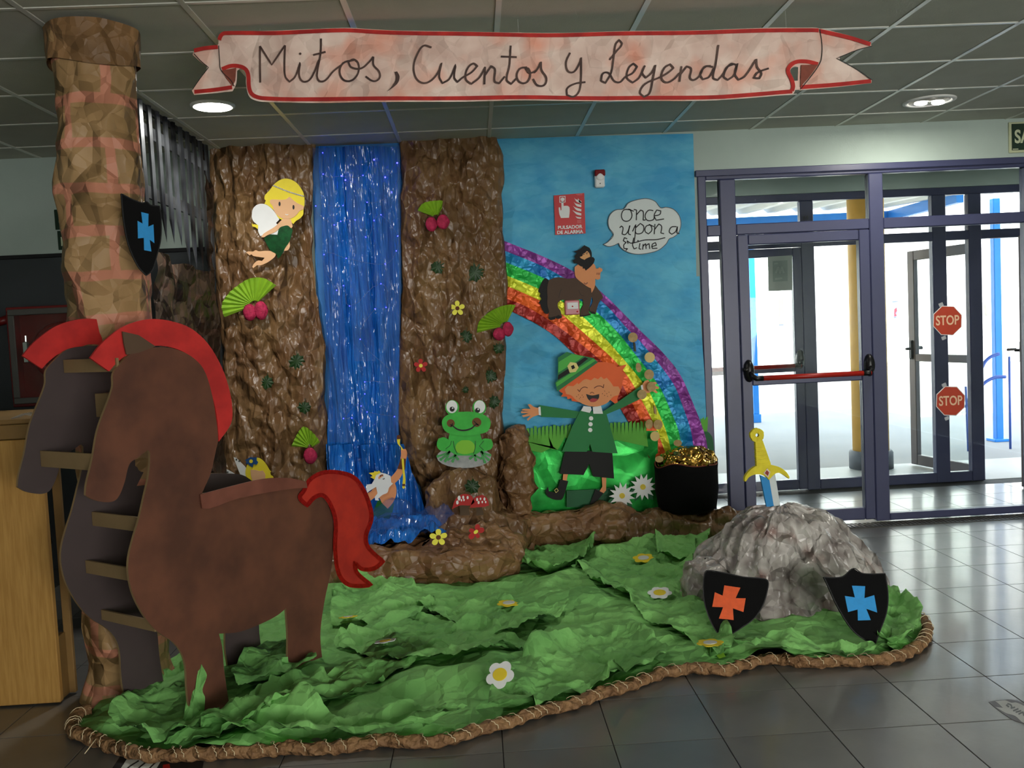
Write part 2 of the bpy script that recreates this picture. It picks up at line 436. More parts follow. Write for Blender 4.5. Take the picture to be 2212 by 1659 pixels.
# ---- outer screen Y = 7.70
y0, y1 = 7.67, 7.74
w2 = thing('window_2', 'outer slate-blue glass screen seen through the first', 'window', (3.2, 7.7, 0), kind='structure')
frame_bars(w2, [(1.45, 1.53, 0, 2.5), (1.62, 1.70, 0, 2.44), (2.762, 2.874, 0, 2.44), (3.885, 4.005, 0, 2.44), (4.197, 4.309, 0, 2.44), (5.18, 5.29, 0, 2.44)], y0, y1, m_frame, 'post')
frame_bars(w2, [(1.53, 5.4, 2.44, 2.505), (1.53, 5.2, 2.06, 2.136), (2.874, 4.197, 0, .085), (1.53, 1.62, 0, .085)], y0+.004, y1-.004, m_frame, 'transom')
for q in [(1.70, 2.762, 2.136, 2.44), (2.874, 3.885, 2.136, 2.44), (4.005, 4.197, 2.136, 2.44), (4.309, 5.18, 2.136, 2.44), (2.874, 3.885, .085, 2.06), (4.005, 4.197, .085, 2.06), (1.53, 1.62, .085, 2.06), (1.53, 1.62, 2.136, 2.44)]:
    pane(w2, *q, 7.705)
d2 = leaf('door_2', 'closed outer glass door behind the sword, with a red push bar', 1.705, 2.76, .01, 2.055, 7.66, 7.72, m_frame)
panic_bar(d2, 1.75, 2.72, 1.07, 7.66)
plate = MB().cbox(2.772, 2.862, 7.655, 7.668, 2.146, 2.222, .003).build('number_plate', m_white, w2)
# open outer leaves
def open_leaf(name, label, hx, hy, ang, w):
    d = thing(name, label, 'door', (hx, hy, 0), kind='structure')
    def part(x0, x1, z0, z1, nm, t=.05, mat=m_frame2, mb=None):
        (mb or MB()).cbox(hx+x0, hx+x1, hy-t/2, hy+t/2, z0, z1, .005).build(nm, mat, d)
    part(0, .09, .012, 2.04, 'stile'); part(w-.09, w, .012, 2.04, 'stile')
    part(.09, w-.09, 1.95, 2.04, 'rail'); part(.09, w-.09, 1.0, 1.07, 'rail'); part(.09, w-.09, .012, .11, 'rail')
    MB().box(hx+.09, hx+w-.09, hy-.003, hy+.003, .11, 1.0).build('pane', m_glass, d); MB().box(hx+.09, hx+w-.09, hy-.003, hy+.003, 1.07, 1.95).build('pane', m_glass, d)
    b = MB().tube([(hx+w-.045, hy-.09, 1.12), (hx+w-.045, hy+.09, 1.12)], .012, 8); b.cbox(hx+w-.07, hx+w-.02, hy-.045, hy+.045, 1.02, 1.2, .01); b.build('lock_case', m_blk, d)
    MB().tube([(hx+w-.045, hy-.085, 1.13), (hx+w+.06, hy-.085, 1.13)], .011, 8).build('handle', m_frame2, d, True)
    d.rotation_euler = (0, 0, ang); return d
d3 = open_leaf('door_3', 'outer glass door standing open, left leaf', 4.325, 7.80, math.radians(102), .86)
d4 = open_leaf('door_4', 'outer glass door swung inward, right leaf at the picture edge', 5.17, 7.64, math.radians(207), .88)

# ---- signs on the doors
def sign_num():
    p = Plane((0, 7.653, 0), (0, -1, 0))
    print_text(plate, 'lettering', '69', [(1735, 466), (1746, 465.5), (1746.3, 475), (1735.3, 475.4)], p, M('ink_grey', (70, 70, 72)), .012)
sign_num()
m_sred = M('stop_red', (186, 62, 34), .55, var=.1); m_swhite = M('stop_cream', (236, 196, 160), .6, var=.05)
for (u, v, dz, lab) in ((2046.9, 692.5, 0, 'red octagonal STOP sign on the glass, the upper of two'), (2053.6, 866.2, 0, 'red octagonal STOP sign on the glass, the lower of two')):
    pl = YP(6.332); c = pl.P(u, v)
    s_ = thing('stop_sign', lab, 'sign', c, 'stop signs on the glass screen')
    R_ = 33.5
    oct_ = [(u+R_*math.cos(math.radians(22.5+45*k)+.03), v+R_*math.sin(math.radians(22.5+45*k)+.03)*1.02) for k in range(8)]
    oct2 = [(u+(R_-1.6)*math.cos(math.radians(22.5+45*k)+.03), v+(R_-1.6)*math.sin(math.radians(22.5+45*k)+.03)*1.02) for k in range(8)]
    MB().sheet(oct_, pl, .003).build('border', m_white, s_); MB().sheet(oct2, pl.off(.0015), .003).build('face', m_sred, s_)
    print_text(s_, 'lettering', 'STOP', [(u-25.5, v-10.5), (u+25, v-12.5), (u+25.6, v+8.5), (u-25, v+11)], pl.off(.0025), m_swhite, .02)
    for sx, sy in ((-20, -36), (22, 24), (-14, 36)):
        MB().sheet([(u+sx, v+sy), (u+sx+9, v+sy-4), (u+sx+12, v+sy+3), (u+sx+3, v+sy+7)], pl.off(.002), .0005).build('tape', M('clear_tape', (225, 228, 230), .15, alpha=.35), s_)
pl = YP(7.655)
po = thing('poster', 'grey-green sheet taped to the outer door glass', 'poster', pl.P(1686, 590))
cut(po, 'paper', [(1658.5, 554.5), (1711, 551.5), (1711.5, 627), (1660, 629)], pl, M('poster_paper', (176, 184, 176), .7, var=.06), .001, poly=True)
cut(po, 'printed_panel', [(1669, 564), (1701, 562), (1701.5, 607), (1669.5, 609)], pl.off(.0008), M('poster_print', (150, 163, 155), .7), .0006, poly=True)
b = MB(); b.stroke([(1676, 590), (1681, 577), (1685, 590), (1689, 577), (1693, 590)], pl.off(.0014), 4); b.stroke([(1672, 570), (1680, 569)], pl.off(.0014), 3); b.stroke([(1674, 603), (1690, 601)], pl.off(.0014), 4)
b.build('drawing', M('poster_ink', (170, 180, 172), .7), po)

# exit sign, right
pl = YP(6.335)
es = thing('exit_sign', 'dark green SALIDA exit sign high on the right wall', 'sign', pl.P(2240, 296))
def rect(parent, name, x0, x1, z0, z1, y, t, mat): return MB().cbox(x0, x1, y-t, y, z0, z1, .002).build(name, mat, parent)
rect(es, 'backing', 3.768, 4.165, 2.545, 2.755, 6.352, .012, M('sign_cream', (190, 196, 160), .6))
rect(es, 'face', 3.785, 4.148, 2.562, 2.742, 6.340, .003, M('sign_green', (20, 46, 30), .5, var=.1))
v, f = text_mesh('SALIDA', .325, .095, .03)
mesh_obj('lettering', [(3.967+a, 6.3365, 2.655+c) for a, c, _ in v], f, M('sign_letter', (196, 204, 170), .6), es)
MB().box(3.79, 3.83, 6.3366, 6.337, 2.566, 2.572).build('small_print', M('sign_letter', (196, 204, 170)), es)
es2 = thing('exit_sign', 'green and white exit sign half hidden behind the paper tower', 'sign', (-2.68, 6.34, 2.3))
rect(es2, 'face', -2.776, -2.56, 2.30, 2.434, 6.352, .006, M('sign_green', (20, 46, 30)))
rect(es2, 'arrow_panel', -2.766, -2.56, 2.165, 2.292, 6.352, .006, M('sign_green', (20, 46, 30)))
for q in ((-2.745, -2.70, 2.19, 2.25), (-2.69, -2.60, 2.345, 2.395), (-2.75, -2.735, 2.345, 2.36), (-2.75, -2.738, 2.38, 2.392)): MB().cbox(q[0], q[1], 6.344, 6.3455, q[2], q[3], .001).build('pictogram', M('sign_letter', (196, 204, 170)), es2)

# ---- fire hose cabinet
fh = thing('fire_hose_cabinet', 'red-framed glazed fire hose cabinet on the dark wall', 'cabinet', (-2.85, 6.34, 1.1))
m_fred = M('fire_red', (110, 22, 20), .4, var=.15)
b = MB(); b.cbox(-3.085, -2.50, 6.22, 6.341, 1.13, 1.16, .004); b.cbox(-3.085, -2.50, 6.22, 6.341, 1.76, 1.79, .004); b.cbox(-3.085, -3.05, 6.22, 6.341, 1.16, 1.76, .004); b.cbox(-2.535, -2.50, 6.22, 6.341, 1.16, 1.76, .004); b.box(-3.05, -2.535, 6.33, 6.341, 1.16, 1.76)
b.build('case', m_fred, fh)
b = MB(); b.cbox(-3.07, -2.52, 6.205, 6.22, 1.15, 1.19, .004); b.cbox(-3.07, -2.52, 6.205, 6.22, 1.735, 1.775, .004); b.cbox(-3.07, -3.03, 6.205, 6.22, 1.19, 1.735, .004); b.cbox(-2.56, -2.52, 6.205, 6.22, 1.19, 1.735, .004)
b.build('door_frame', M('grey_metal', (96, 94, 90), .4, metal=.5), fh)
MB().box(-3.03, -2.56, 6.210, 6.214, 1.19, 1.735).build('glass', m_glass, fh)
n = 28
MB().tube([(-2.76+.17*math.cos(2*math.pi*k/n), 6.28, 1.48+.17*math.sin(2*math.pi*k/n)) for k in range(n+1)], .035, 10, False).build('hose_reel', m_fred, fh, True)
b = MB().cbox(-3.0, -2.965, 6.23, 6.26, 1.42, 1.56, .005); b.tube([(-2.98, 6.245, 1.56), (-2.98, 6.245, 1.60)], .008, 8); b.build('valve', M('chrome', (200, 200, 200), .2, metal=.9), fh)
hp = MB().tube([(-3.4, 6.30, 1.86), (-3.28, 6.28, 1.74), (-3.15, 6.27, 1.70), (-3.09, 6.28, 1.72)], .03, 10).build('fire_hose_pipe', m_fred, None, True)
tag(hp, 'red water pipe entering the fire hose cabinet', 'pipe')

# ---- lamps
m_lamp = M('lamp_glow', (255, 252, 244), .4, emit=14, var=.01)
l1 = thing('ceiling_lamp', 'round glowing ceiling downlight below the left end of the banner', 'lamp', (-1.36, 5.14, ZC))
MB().lathe((-1.36, 5.14, ZC), [(.118, .004), (.118, -.006), (.106, -.012), (.100, -.012), (.100, .004)], 32).build('ring', m_white, l1, True)
MB().lathe((-1.36, 5.14, ZC), [(.100, -.002), (.098, -.014), (.06, -.02), (.001, -.021)], 32).build('diffuser', m_lamp, l1, True)
ld = bpy.data.lights.new('ceiling_lamp_light', 'AREA'); ld.shape = 'DISK'; ld.size = .18; ld.energy = 9; ld.color = (1, .97, .9)
lo = bpy.data.objects.new('ceiling_lamp_light', ld); COL.objects.link(lo); lo.location = (-1.36, 5.14, ZC-.03)
l2 = thing('recessed_lamp', 'recessed round ceiling lamp with two bulbs near the doors', 'lamp', (2.89, 5.71, ZC))
MB().lathe((2.89, 5.71, ZC), [(.155, .004), (.155, -.005), (.135, -.009), (.125, -.004), (.11, .0)], 36, False).build('ring', m_white, l2, True)
MB().lathe((2.89, 5.71, ZC), [(.13, -.003), (.128, -.002), (.001, -.002)], 36).build('reflector', M('lamp_reflector', (190, 188, 180), .25, metal=.5), l2, True)
for dx in (-.055, .055):
    b = MB(); b.ball((2.89+dx, 5.71, ZC-.012), .03, 14, 8, (1.4, .8, .45)); b.build('bulb', m_lamp, l2, True)
ld = bpy.data.lights.new('recessed_lamp_light', 'AREA'); ld.shape = 'DISK'; ld.size = .2; ld.energy = 8; ld.color = (1, .95, .84)
lo = bpy.data.objects.new('recessed_lamp_light', ld); COL.objects.link(lo); lo.location = (2.89, 5.71, ZC-.04)

c = fl(1691, 429, 2.735)
l3 = thing('lobby_lamp', 'round glowing ceiling lamp of the entrance lobby seen through the top pane', 'lamp', c)
MB().lathe(c, [(.12, .004), (.12, -.008), (.11, -.014), (.10, -.014)], 28, False).build('ring', m_white, l3, True)
MB().lathe(c, [(.105, -.004), (.10, -.016), (.06, -.022), (.001, -.023)], 28).build('diffuser', m_lamp, l3, True)
ld = bpy.data.lights.new('lobby_lamp_light', 'AREA'); ld.shape = 'DISK'; ld.size = .2; ld.energy = 10; ld.color = (.94, 1, .96)
lo = bpy.data.objects.new('lobby_lamp_light', ld); COL.objects.link(lo); lo.location = (c.x, c.y, c.z-.04)

# ================================================================== OUTSIDE
gr = MB().box(-30, 60, 7.74, 80, -.3, -.02).build('ground', M('asphalt', (150, 148, 146), .9, var=.1, scale=.6)); tag(gr, 'pale paved yard outside the doors', 'ground', kind='structure')
pv = MB().box(-6, 14, 7.72, 8.75, -.1, -.002).build('pavement', M('paving', (176, 176, 172), .5, var=.1, scale=2)); tag(pv, 'light paved step outside the outer doors', 'pavement', kind='structure')
ps = MB().box(-8, 6.6, 7.95, 9.7, 2.70, 2.95).build('porch_slab', M('cream_plaster', (226, 218, 190), .7, var=.05)); tag(ps, 'cream concrete porch slab over the entrance', 'porch', kind='structure')
cr = thing('canopy_roof', 'corrugated white canopy roof with a bright blue edge beam', 'canopy', (1, 11, 2.7))
nx = 150; vv = []; 
xs = np.linspace(-8, 5.2, nx)
for y, zz in ((9.7, 2.72), (11.4, 2.80)):
    for i, x in enumerate(xs): vv.append((x, y, zz+.035*(1 if (i//2) % 2 else -1)))
for y, zz in ((9.7, 2.735), (11.4, 2.815)):
    for i, x in enumerate(xs): vv.append((x, y, zz+.035*(1 if (i//2) % 2 else -1)))
ff = grid_faces(nx, 2)+[tuple(2*nx+i for i in reversed(q)) for q in grid_faces(nx, 2)]
mesh_obj('corrugated_sheet', vv, ff, M('corrugated_white', (226, 222, 208), .5, var=.05), cr)
m_bl = M('bright_blue', (36, 130, 214), .45, var=.08)
MB().box(-8, 5.25, 11.32, 11.44, 2.60, 2.72).build('edge_beam', m_bl, cr)
MB().beam((5.22, 9.7, 2.66), (5.22, 11.44, 2.66), .08, .12).build('side_beam', m_bl, cr)
yc = thing('yellow_column', 'round ochre-yellow column with a grey base outside the doors', 'column', (3.725, 8.62, 0))
MB().lathe((3.725, 8.62, 0), [(.165, .16), (.165, 2.7)], 28).build('shaft', M('ochre_paint', (222, 168, 78), .6, var=.08), yc, True)
MB().lathe((3.725, 8.62, 0), [(.20, -.01), (.20, .15), (.19, .17), (.165, .17)], 28).build('base', M('base_grey', (96, 98, 104), .6), yc, True)
bp_ = thing('blue_post', 'bright blue post standing outside the open doors', 'post', (5.77, 10, 0))
MB().cbox(5.73, 5.81, 9.96, 10.04, -.02, 2.66, .006).build('shaft', m_bl, bp_); MB().cbox(5.68, 5.86, 9.91, 10.09, -.02, .01, .004).build('foot_plate', m_bl, bp_)
rl = thing('stair_railing', 'curved blue handrail beside the outside steps', 'railing', (5.6, 9.6, 0))
pr = YP(9.4)
for k, pts in enumerate(([(2090, 868), (2106, 838), (2125, 786), (2140, 771), (2158, 764)], [(2085, 880), (2110, 846), (2128, 826), (2150, 815), (2172, 814)])):
    MB().tube([pr.P(*p) for p in spline(pts, False, 5)], .018, 8).build('rail', M('rail_blue', (60, 90, 170), .4), rl, True)
for (ua, va, ub, vb) in ((2086, 835, 2090, 872), (2180, 770, 2181, 866), (2105, 840, 2107, 870)):
    a, c = pr.P(ua, va), pr.P(ub, vb); MB().tube([a, (c.x, c.y, -.02)], .012, 8).build('baluster', M('rail_blue', (60, 90, 170)), rl, True)
bd = thing('far_building', 'white sunlit school building across the yard', 'building', (8, 24, 0))
MB().box(-14, 40, 24, 24.4, -.2, 7).build('wall', M('sunlit_white', (244, 242, 236), .8, var=.03), bd)
MB().box(-14, 40, 23.9, 24.45, 7, 7.3).build('coping', m_conc, bd)
p24 = YP(23.97)
def far_window(name, q, mat, inner=None):
    o = MB().sheet(q, p24, .06).build(name, mat, bd)
    if inner: MB().sheet(inner[0], p24.off(.03), .05).build('pane', inner[1], o)
far_window('door', [(1681, 637), (1699, 635), (1701, 702), (1683, 703)], M('far_frame', (150, 160, 215), .6), ([(1682, 640), (1692, 639), (1693, 700), (1683, 701)], M('far_door_panel', (150, 146, 110), .6)))
far_window('window', [(1927, 626), (1943, 624), (1947, 691), (1928, 689)], M('far_frame', (150, 160, 215)), ([(1928, 628), (1939, 627), (1940, 650), (1928, 651)], M('far_pane', (190, 196, 196), .4)))
far_window('window', [(2125, 653), (2136, 653), (2136, 681), (2126, 681)], M('far_grey', (176, 178, 168), .6), ([(2128, 657), (2135, 656), (2135, 679), (2129, 680)], M('far_pane_dark', (120, 122, 106), .4)))
far_window('door', [(1838, 645), (1846, 645), (1847, 695), (1839, 695)], M('far_wood', (150, 110, 90), .6))
MB().sheet([(1932, 668), (1937, 664), (1938, 672), (1934, 676), (1938, 682), (1932, 684)], p24.off(.05), .01).build('number_mark', M('far_red', (150, 50, 60), .6), bd)
ld_ = thing('blue_downpipe', 'bright blue pipe beyond the outer door', 'pipe', (4.4, 14, 0))
a = YP(13.).P(1619, 560); b_ = YP(13.).P(1629, 865)
MB().cbox(a.x-.02, a.x+.06, 12.95, 13.05, .1, 2.9, .005).build('pipe', m_bl, ld_); MB().cbox(a.x-.04, a.x+.08, 12.94, 13.06, -.02, .1, .005).build('shoe', m_bl, ld_)
# ================================================================== THE BACKDROP
m_sky = M('painted_sky', (58, 156, 204), .6, rgb2=(92, 182, 216), scale=3.2, stretch=(1, 1, 1.6), bump=.12, bscale=25, crease=.06, cscale=5)
def wavy(pts, n=6): return spline(pts, True, n, 40)
def grid_mask(outline, res):
    """quads filling a polygon; outside corners are pulled onto its edge"""
    P = np.array(outline, float); lo, hi = P.min(0), P.max(0); n = np.maximum(((hi-lo)/res).astype(int)+1, 2)
    gx, gy = np.linspace(lo[0], hi[0], n[0]), np.linspace(lo[1], hi[1], n[1])
    q = np.stack(np.meshgrid(gx, gy), -1).reshape(-1, 2)
    A = P; B = np.roll(P, -1, 0); ins = np.zeros(len(q), bool); dist = np.full(len(q), 1e9); near = q.copy()
    for a, b_ in zip(A, B):
        c = (a[1] > q[:, 1]) != (b_[1] > q[:, 1])
        with np.errstate(divide='ignore', invalid='ignore'): xi = (b_[0]-a[0])*(q[:, 1]-a[1])/(b_[1]-a[1])+a[0]
        ins ^= c & (q[:, 0] < xi)
        ab = b_-a; t = np.clip(((q-a) @ ab)/(ab @ ab+1e-12), 0, 1); pt = a+t[:, None]*ab; d = np.hypot(*(q-pt).T)
        m = d < dist; dist[m] = d[m]; near[m] = pt[m]
    I = ins.reshape(n[1], n[0]); keep = I[:-1, :-1] | I[1:, :-1] | I[:-1, 1:] | I[1:, 1:]
    idx = np.arange(n[0]*n[1]).reshape(n[1], n[0])
    f = np.stack([idx[:-1, :-1][keep], idx[:-1, 1:][keep], idx[1:, 1:][keep], idx[1:, :-1][keep]], 1)
    used = np.unique(f); mp = np.full(len(q), -1); mp[used] = np.arange(len(used))
    q = np.where(ins[:, None], q, near)[used]; dist = np.where(ins, dist, 0)[used]
    return q, mp[f], dist
def paper_sheet(parent, name, outline, y, mat, amp=.006, cell=.25, seed=1, res=.03):
    """large sheet of paper on the wall, gently buckled; outline in pixels"""
    pl = YP(y); o = [(pl.P(*p).x, pl.P(*p).z) for p in outline]
    q, f, dist = grid_mask(o, res)
    h = crumple(q, cell, seed)*.5+vnoise(q, cell*1.5, seed)*.5
    co = np.stack([q[:, 0], y-(h*.5+.5)*amp, q[:, 1]], 1)
    return mesh_obj(name, co, f.tolist(), mat, parent, True)
sb = thing('sky_backdrop', 'large sheet of paper painted as blue sky between cliff and doors', 'backdrop', (.9, 6.34, 0))
paper_sheet(sb, 'upper_sheet', [(1050, 301), (1280, 294), (1497, 289), (1501, 440), (1504, 600), (1050, 612)], 6.345, m_sky, .008, .3, 3)
paper_sheet(sb, 'lower_sheet', [(1050, 602), (1300, 600), (1511, 597), (1514, 700), (1521, 800), (1526, 905), (1532, 930), (1538, 1100), (1050, 1110)], 6.340, m_sky, .008, .3, 4)

# painted meadow under the rainbow
m_gl = M('green_glitter', (44, 196, 78), .32, metal=.4, rgb2=(22, 140, 50), scale=5, glitter=.9, crease=.05, cscale=3)
md = thing('meadow_panel', 'shiny green glitter sheet and grass fringe behind the leprechaun', 'panel', (.8, 6.33, 0))
paper_sheet(md, 'glitter_sheet', [(1128, 940), (1200, 938), (1300, 932), (1420, 930), (1420, 1112), (1128, 1112)], 6.332, m_gl, .05, .5, 8, .05)
fr = []
x = 1128
random.seed(5)
while x < 1392:
    fr += [(x, 952-(x-1128)*.06), (x+1.5, 924-(x-1128)*.05+random.uniform(-3, 3)), (x+7, 923-(x-1128)*.05+random.uniform(-3, 3))]; x += 8.2
fr += [(1396, 930), (1400, 965), (1330, 950), (1290, 968), (1220, 945), (1205, 972), (1190, 970), (1184, 940), (1195, 965), (1170, 978), (1130, 970)]
cut(md, 'grass_fringe', fr, YP(6.29), M('fringe_green', (98, 178, 64), .7, var=.15), .003, poly=True)
m_dg = M('dark_green_card', (18, 92, 52), .6, var=.12)
cut(md, 'dark_strip', T(1060, 700, .31351, [(523, 1148), (700, 1140), (840, 1128), (840, 1262), (523, 1262)]), YP(6.27), m_dg, .003, poly=True)
gt = thing('grass_tuft', 'green paper grass tuft between the rainbow foot and the doors', 'tuft', (1.6, 6.33, .6))
cut(gt, 'pale_blades', T(1060, 700, .31351, [(1450, 700), (1446, 650), (1455, 655), (1468, 640), (1475, 665), (1482, 645), (1497, 638), (1495, 700), (1490, 760), (1470, 780)]), YP(6.334), M('fringe_green', (98, 178, 64)), .003, poly=True)
cut(gt, 'dark_leaf', T(1060, 700, .31351, [(1460, 740), (1500, 745), (1530, 790), (1538, 900), (1540, 960), (1500, 960)]), YP(6.331), m_dg, .003)

# rainbow
m_rb = {}
def foil(name, c, c2): return M(name, c, .36, metal=.25, rgb2=c2, scale=7, stretch=(1, 1, 1), glitter=.22, crease=.18, cscale=11)
edges = [
 [(1088, 520), (1176.7, 555.8), (1243, 589), (1301, 632.7), (1389, 720), (1430, 760), (1467.6, 806.6), (1499, 875.6), (1524, 944.5), (1530, 985)],
 [(1086, 540), (1176, 577), (1240, 613), (1300, 651), (1362, 717.5), (1386, 741), (1452, 825), (1474, 875.6), (1492.6, 932), (1500, 985)],
 [(1086, 564), (1177, 602), (1240, 640), (1293, 678), (1336, 720), (1358, 747), (1424, 835), (1449, 888), (1466, 932), (1474, 985)],
 [(1086, 592), (1166, 625), (1215, 652), (1256, 682), (1296, 720), (1330, 756), (1398.6, 841), (1424, 894), (1440, 935), (1452, 985)],
 [(1086, 614), (1166, 649), (1205, 672), (1239, 700), (1286, 741), (1326.5, 778), (1358, 816), (1392, 875.6), (1417, 926), (1440, 985)],
 [(1086, 642), (1140, 664), (1198, 700), (1248, 737.6), (1286, 769), (1326, 803), (1361, 863), (1386, 913), (1400, 945), (1416, 990)],
 [(1086, 661), (1110, 675), (1160, 700), (1201, 728), (1235.6, 759.6), (1286, 800), (1317, 838), (1342, 885), (1373.5, 938), (1412, 1006)]]
rb = thing('rainbow', 'six-band rainbow of shiny foil paper arching across the sky', 'rainbow', (1.0, 6.33, 1))
cols = [('purple_band', (146, 62, 160), (104, 40, 116)), ('blue_band', (14, 104, 180), (24, 146, 190)), ('green_band', (44, 214, 84), (28, 168, 64)), ('yellow_band', (226, 224, 44), (200, 212, 40)), ('orange_band', (232, 98, 24), (200, 70, 18)), ('red_band', (164, 34, 20), (130, 24, 16))]
pr = YP(6.322)
for i, (nm, c, c2) in enumerate(cols):
    a, bb = spline(edges[i], False, 8, 80), spline(edges[i+1], False, 8, 80)
    # resample both edges to the same count
    def rs(p, n=60):
        P = np.array(p); s = np.concatenate([[0], np.cumsum(np.hypot(*np.diff(P, axis=0).T))]); t = np.linspace(0, s[-1], n)
        return np.stack([np.interp(t, s, P[:, 0]), np.interp(t, s, P[:, 1])], 1)
    A, B = rs(a), rs(bb); K = 8
    vv = []; pp = pr.off(.0006*i)
    for k in range(60):
        for j in range(K):
            q = A[k]*(1-j/(K-1))+B[k]*j/(K-1); vv.append(pp.P(*q))
    co = np.array([v[:] for v in vv]); h = crumple(co[:, [0, 2]], .07, 30+i)
    co[:, 1] -= (h*.5+.5)*.004
    mesh_obj(nm, co, [tuple(reversed(f)) for f in grid_faces(K, 60)], foil(nm, c, c2), rb, False)

# ================================================================== CLIFFS AND WATERFALL
m_kraft = M('brown_kraft', (126, 97, 63), .36, rgb2=(104, 74, 48), scale=2.6, stretch=(1.5, 1, .75), crease=.36, cscale=6, spec=.55)
m_kraft2 = M('tan_kraft', (140, 106, 70), .42, rgb2=(112, 78, 50), scale=3, crease=.5, cscale=6.5, spec=.5)
def cliff(name, label, L, R, ytop, ybot, seed, bulge=.10, nu=110, nv=300, base=6.30, amp=.044):
    def prof(pts, v):
        return np.interp(v, [p[1] for p in pts], [p[0] for p in pts])
    us = np.linspace(0, 1, nu); vs_ = np.linspace(0, 1, nv); PX = []; pl = YP(base)
    pts = []
    for v in vs_:
        for u in us:
            py = ytop+(ybot-ytop)*v; xl, xr = prof(L, py), prof(R, py)
            pts.append(pl.P(xl+(xr-xl)*u, py-8*u))
    co = np.array([p[:] for p in pts]); q = co[:, [0, 2]]
    big = crumple(q*[1, .30], .13, seed); mid = crumple(q*[1, .6], .065, seed+1); sm = crumple(q, .03, seed+2); wv = vnoise(q, .4, seed)
    U = np.tile(us, nv); V = np.repeat(vs_, nu)
    edge = np.clip(np.minimum(U, 1-U)*7, 0, 1)**.6
    d = bulge*np.sin(np.pi*U)**.5*(.6+.5*V)+(big*amp+mid*amp*.5+sm*amp*.22)*edge+wv*.03*edge
    co[:, 1] -= np.maximum(d, -.02); co[:, 1] = np.minimum(co[:, 1], 6.345)
    co[:, 0] += vnoise(co[:, [2]]*np.ones((1, 2)), .12, seed+5)*.012*(1-edge)
    o = mesh_obj(name, co, [tuple(reversed(f)) for f in grid_faces(nu, nv)], m_kraft, None, True)
    tag(o, label, 'cliff', 'crumpled paper cliffs'); CL[name+str(seed)] = co; return o
CL = {}
def cliff_y(x, z, r=.035):
    best = 6.30
    for co in CL.values():
        m = np.hypot(co[:, 0]-x, co[:, 2]-z) < r
        if m.any(): best = min(best, float(co[m, 1].min()))
    return best
def on_cliff(u, v, r=.035, lift=.004):
    y = 6.15
    for _ in range(4): q = YP(y).P(u, v); y = cliff_y(q.x, q.z, r)-lift
    return y
cliff('paper_cliff', 'crumpled brown paper cliff left of the blue waterfall', [(452, 318), (456, 420), (466, 600), (476, 700), (482, 800), (480, 900), (480, 1200)], [(682, 318), (676, 400), (673, 480), (678, 600), (690, 660), (703, 780), (705, 900), (712, 1000), (720, 1200)], 318, 1195, 11)
cliff('paper_cliff', 'crumpled brown paper cliff behind the frog, right of the waterfall', [(864, 306), (868, 500), (866, 700), (862, 800), (860, 900), (866, 960), (882, 1000), (908, 1050), (925, 1200)], [(1072, 300), (1086, 345), (1088, 500), (1096, 640), (1094, 760), (1086, 900), (1092, 1000), (1098, 1200)], 303, 1190, 21)

# water
m_water = M('blue_film', (34, 116, 206), .13, rgb2=(22, 92, 182), scale=2.2, stretch=(5, 1, .5), spec=.8, crease=.16, cscale=7)
m_tulle = M('blue_tulle', (70, 112, 190), .5, alpha=.26, var=.1)
wf_ = thing('paper_waterfall', 'blue plastic film waterfall falling between the two cliffs', 'waterfall', (-.7, 6.3, .3))
def falls(name, L, R, ytop, ybot, base, seed, mat, amp, freq, nu=90, nv=160, lean=0.):
    us = np.linspace(0, 1, nu); vs_ = np.linspace(0, 1, nv); co = []
    pl = YP(base)
    for v in vs_:
        py = ytop+(ybot-ytop)*v
        xl = np.interp(py, [p[1] for p in L], [p[0] for p in L]); xr = np.interp(py, [p[1] for p in R], [p[0] for p in R])
        for u in us: co.append(pl.P(xl+(xr-xl)*u, py)[:])
    co = np.array(co); q = co[:, [0, 2]]
    d = crumple(q*[1, .12], .05, seed)*amp+crumple(q*[1, .5], .09, seed+1)*amp*.6+vnoise(q*[1, .2], .035, seed+2)*amp*.5
    V = np.repeat(vs_, nu)
    co[:, 1] -= d+amp+lean*V**2.5
    return mesh_obj(name, co, [tuple(reversed(f)) for f in grid_faces(nu, nv)], mat, wf_, True)
bk = [p for p in spline([(672, 316), (870, 308), (880, 700), (930, 1120), (700, 1130), (690, 800)], True, 1)]
paper_sheet(wf_, 'blue_paper', bk, 6.345, M('blue_card', (40, 120, 190), .6, var=.2), .004, .3, 7, .1)
falls('film', [(690, 316), (700, 600), (712, 800), (708, 960), (716, 1000)], [(858, 308), (864, 600), (862, 850), (860, 960), (866, 1000)], 318, 985, 6.31, 41, m_water, .028, 8)
falls('film', [(706, 960), (712, 1020), (730, 1120)], [(866, 940), (890, 1010), (930, 1115)], 958, 1122, 6.27, 47, m_water, .05, 8, nv=60, lean=.12)
falls('tulle', [(676, 320), (682, 500), (690, 640), (708, 780), (710, 960)], [(722, 320), (728, 500), (740, 640), (752, 780), (760, 960)], 320, 955, 6.24, 52, m_tulle, .015, 8, 40, 80)
falls('tulle', [(800, 312), (806, 500), (812, 640), (820, 780), (822, 960)], [(864, 310), (866, 500), (866, 640), (864, 780), (862, 960)], 314, 955, 6.24, 55, m_tulle, .015, 8, 40, 80)
falls('tulle', [(745, 316), (752, 500), (756, 640), (766, 780)], [(780, 316), (792, 500), (800, 640), (812, 780)], 316, 780, 6.24, 58, m_tulle, .012, 8, 30, 60)

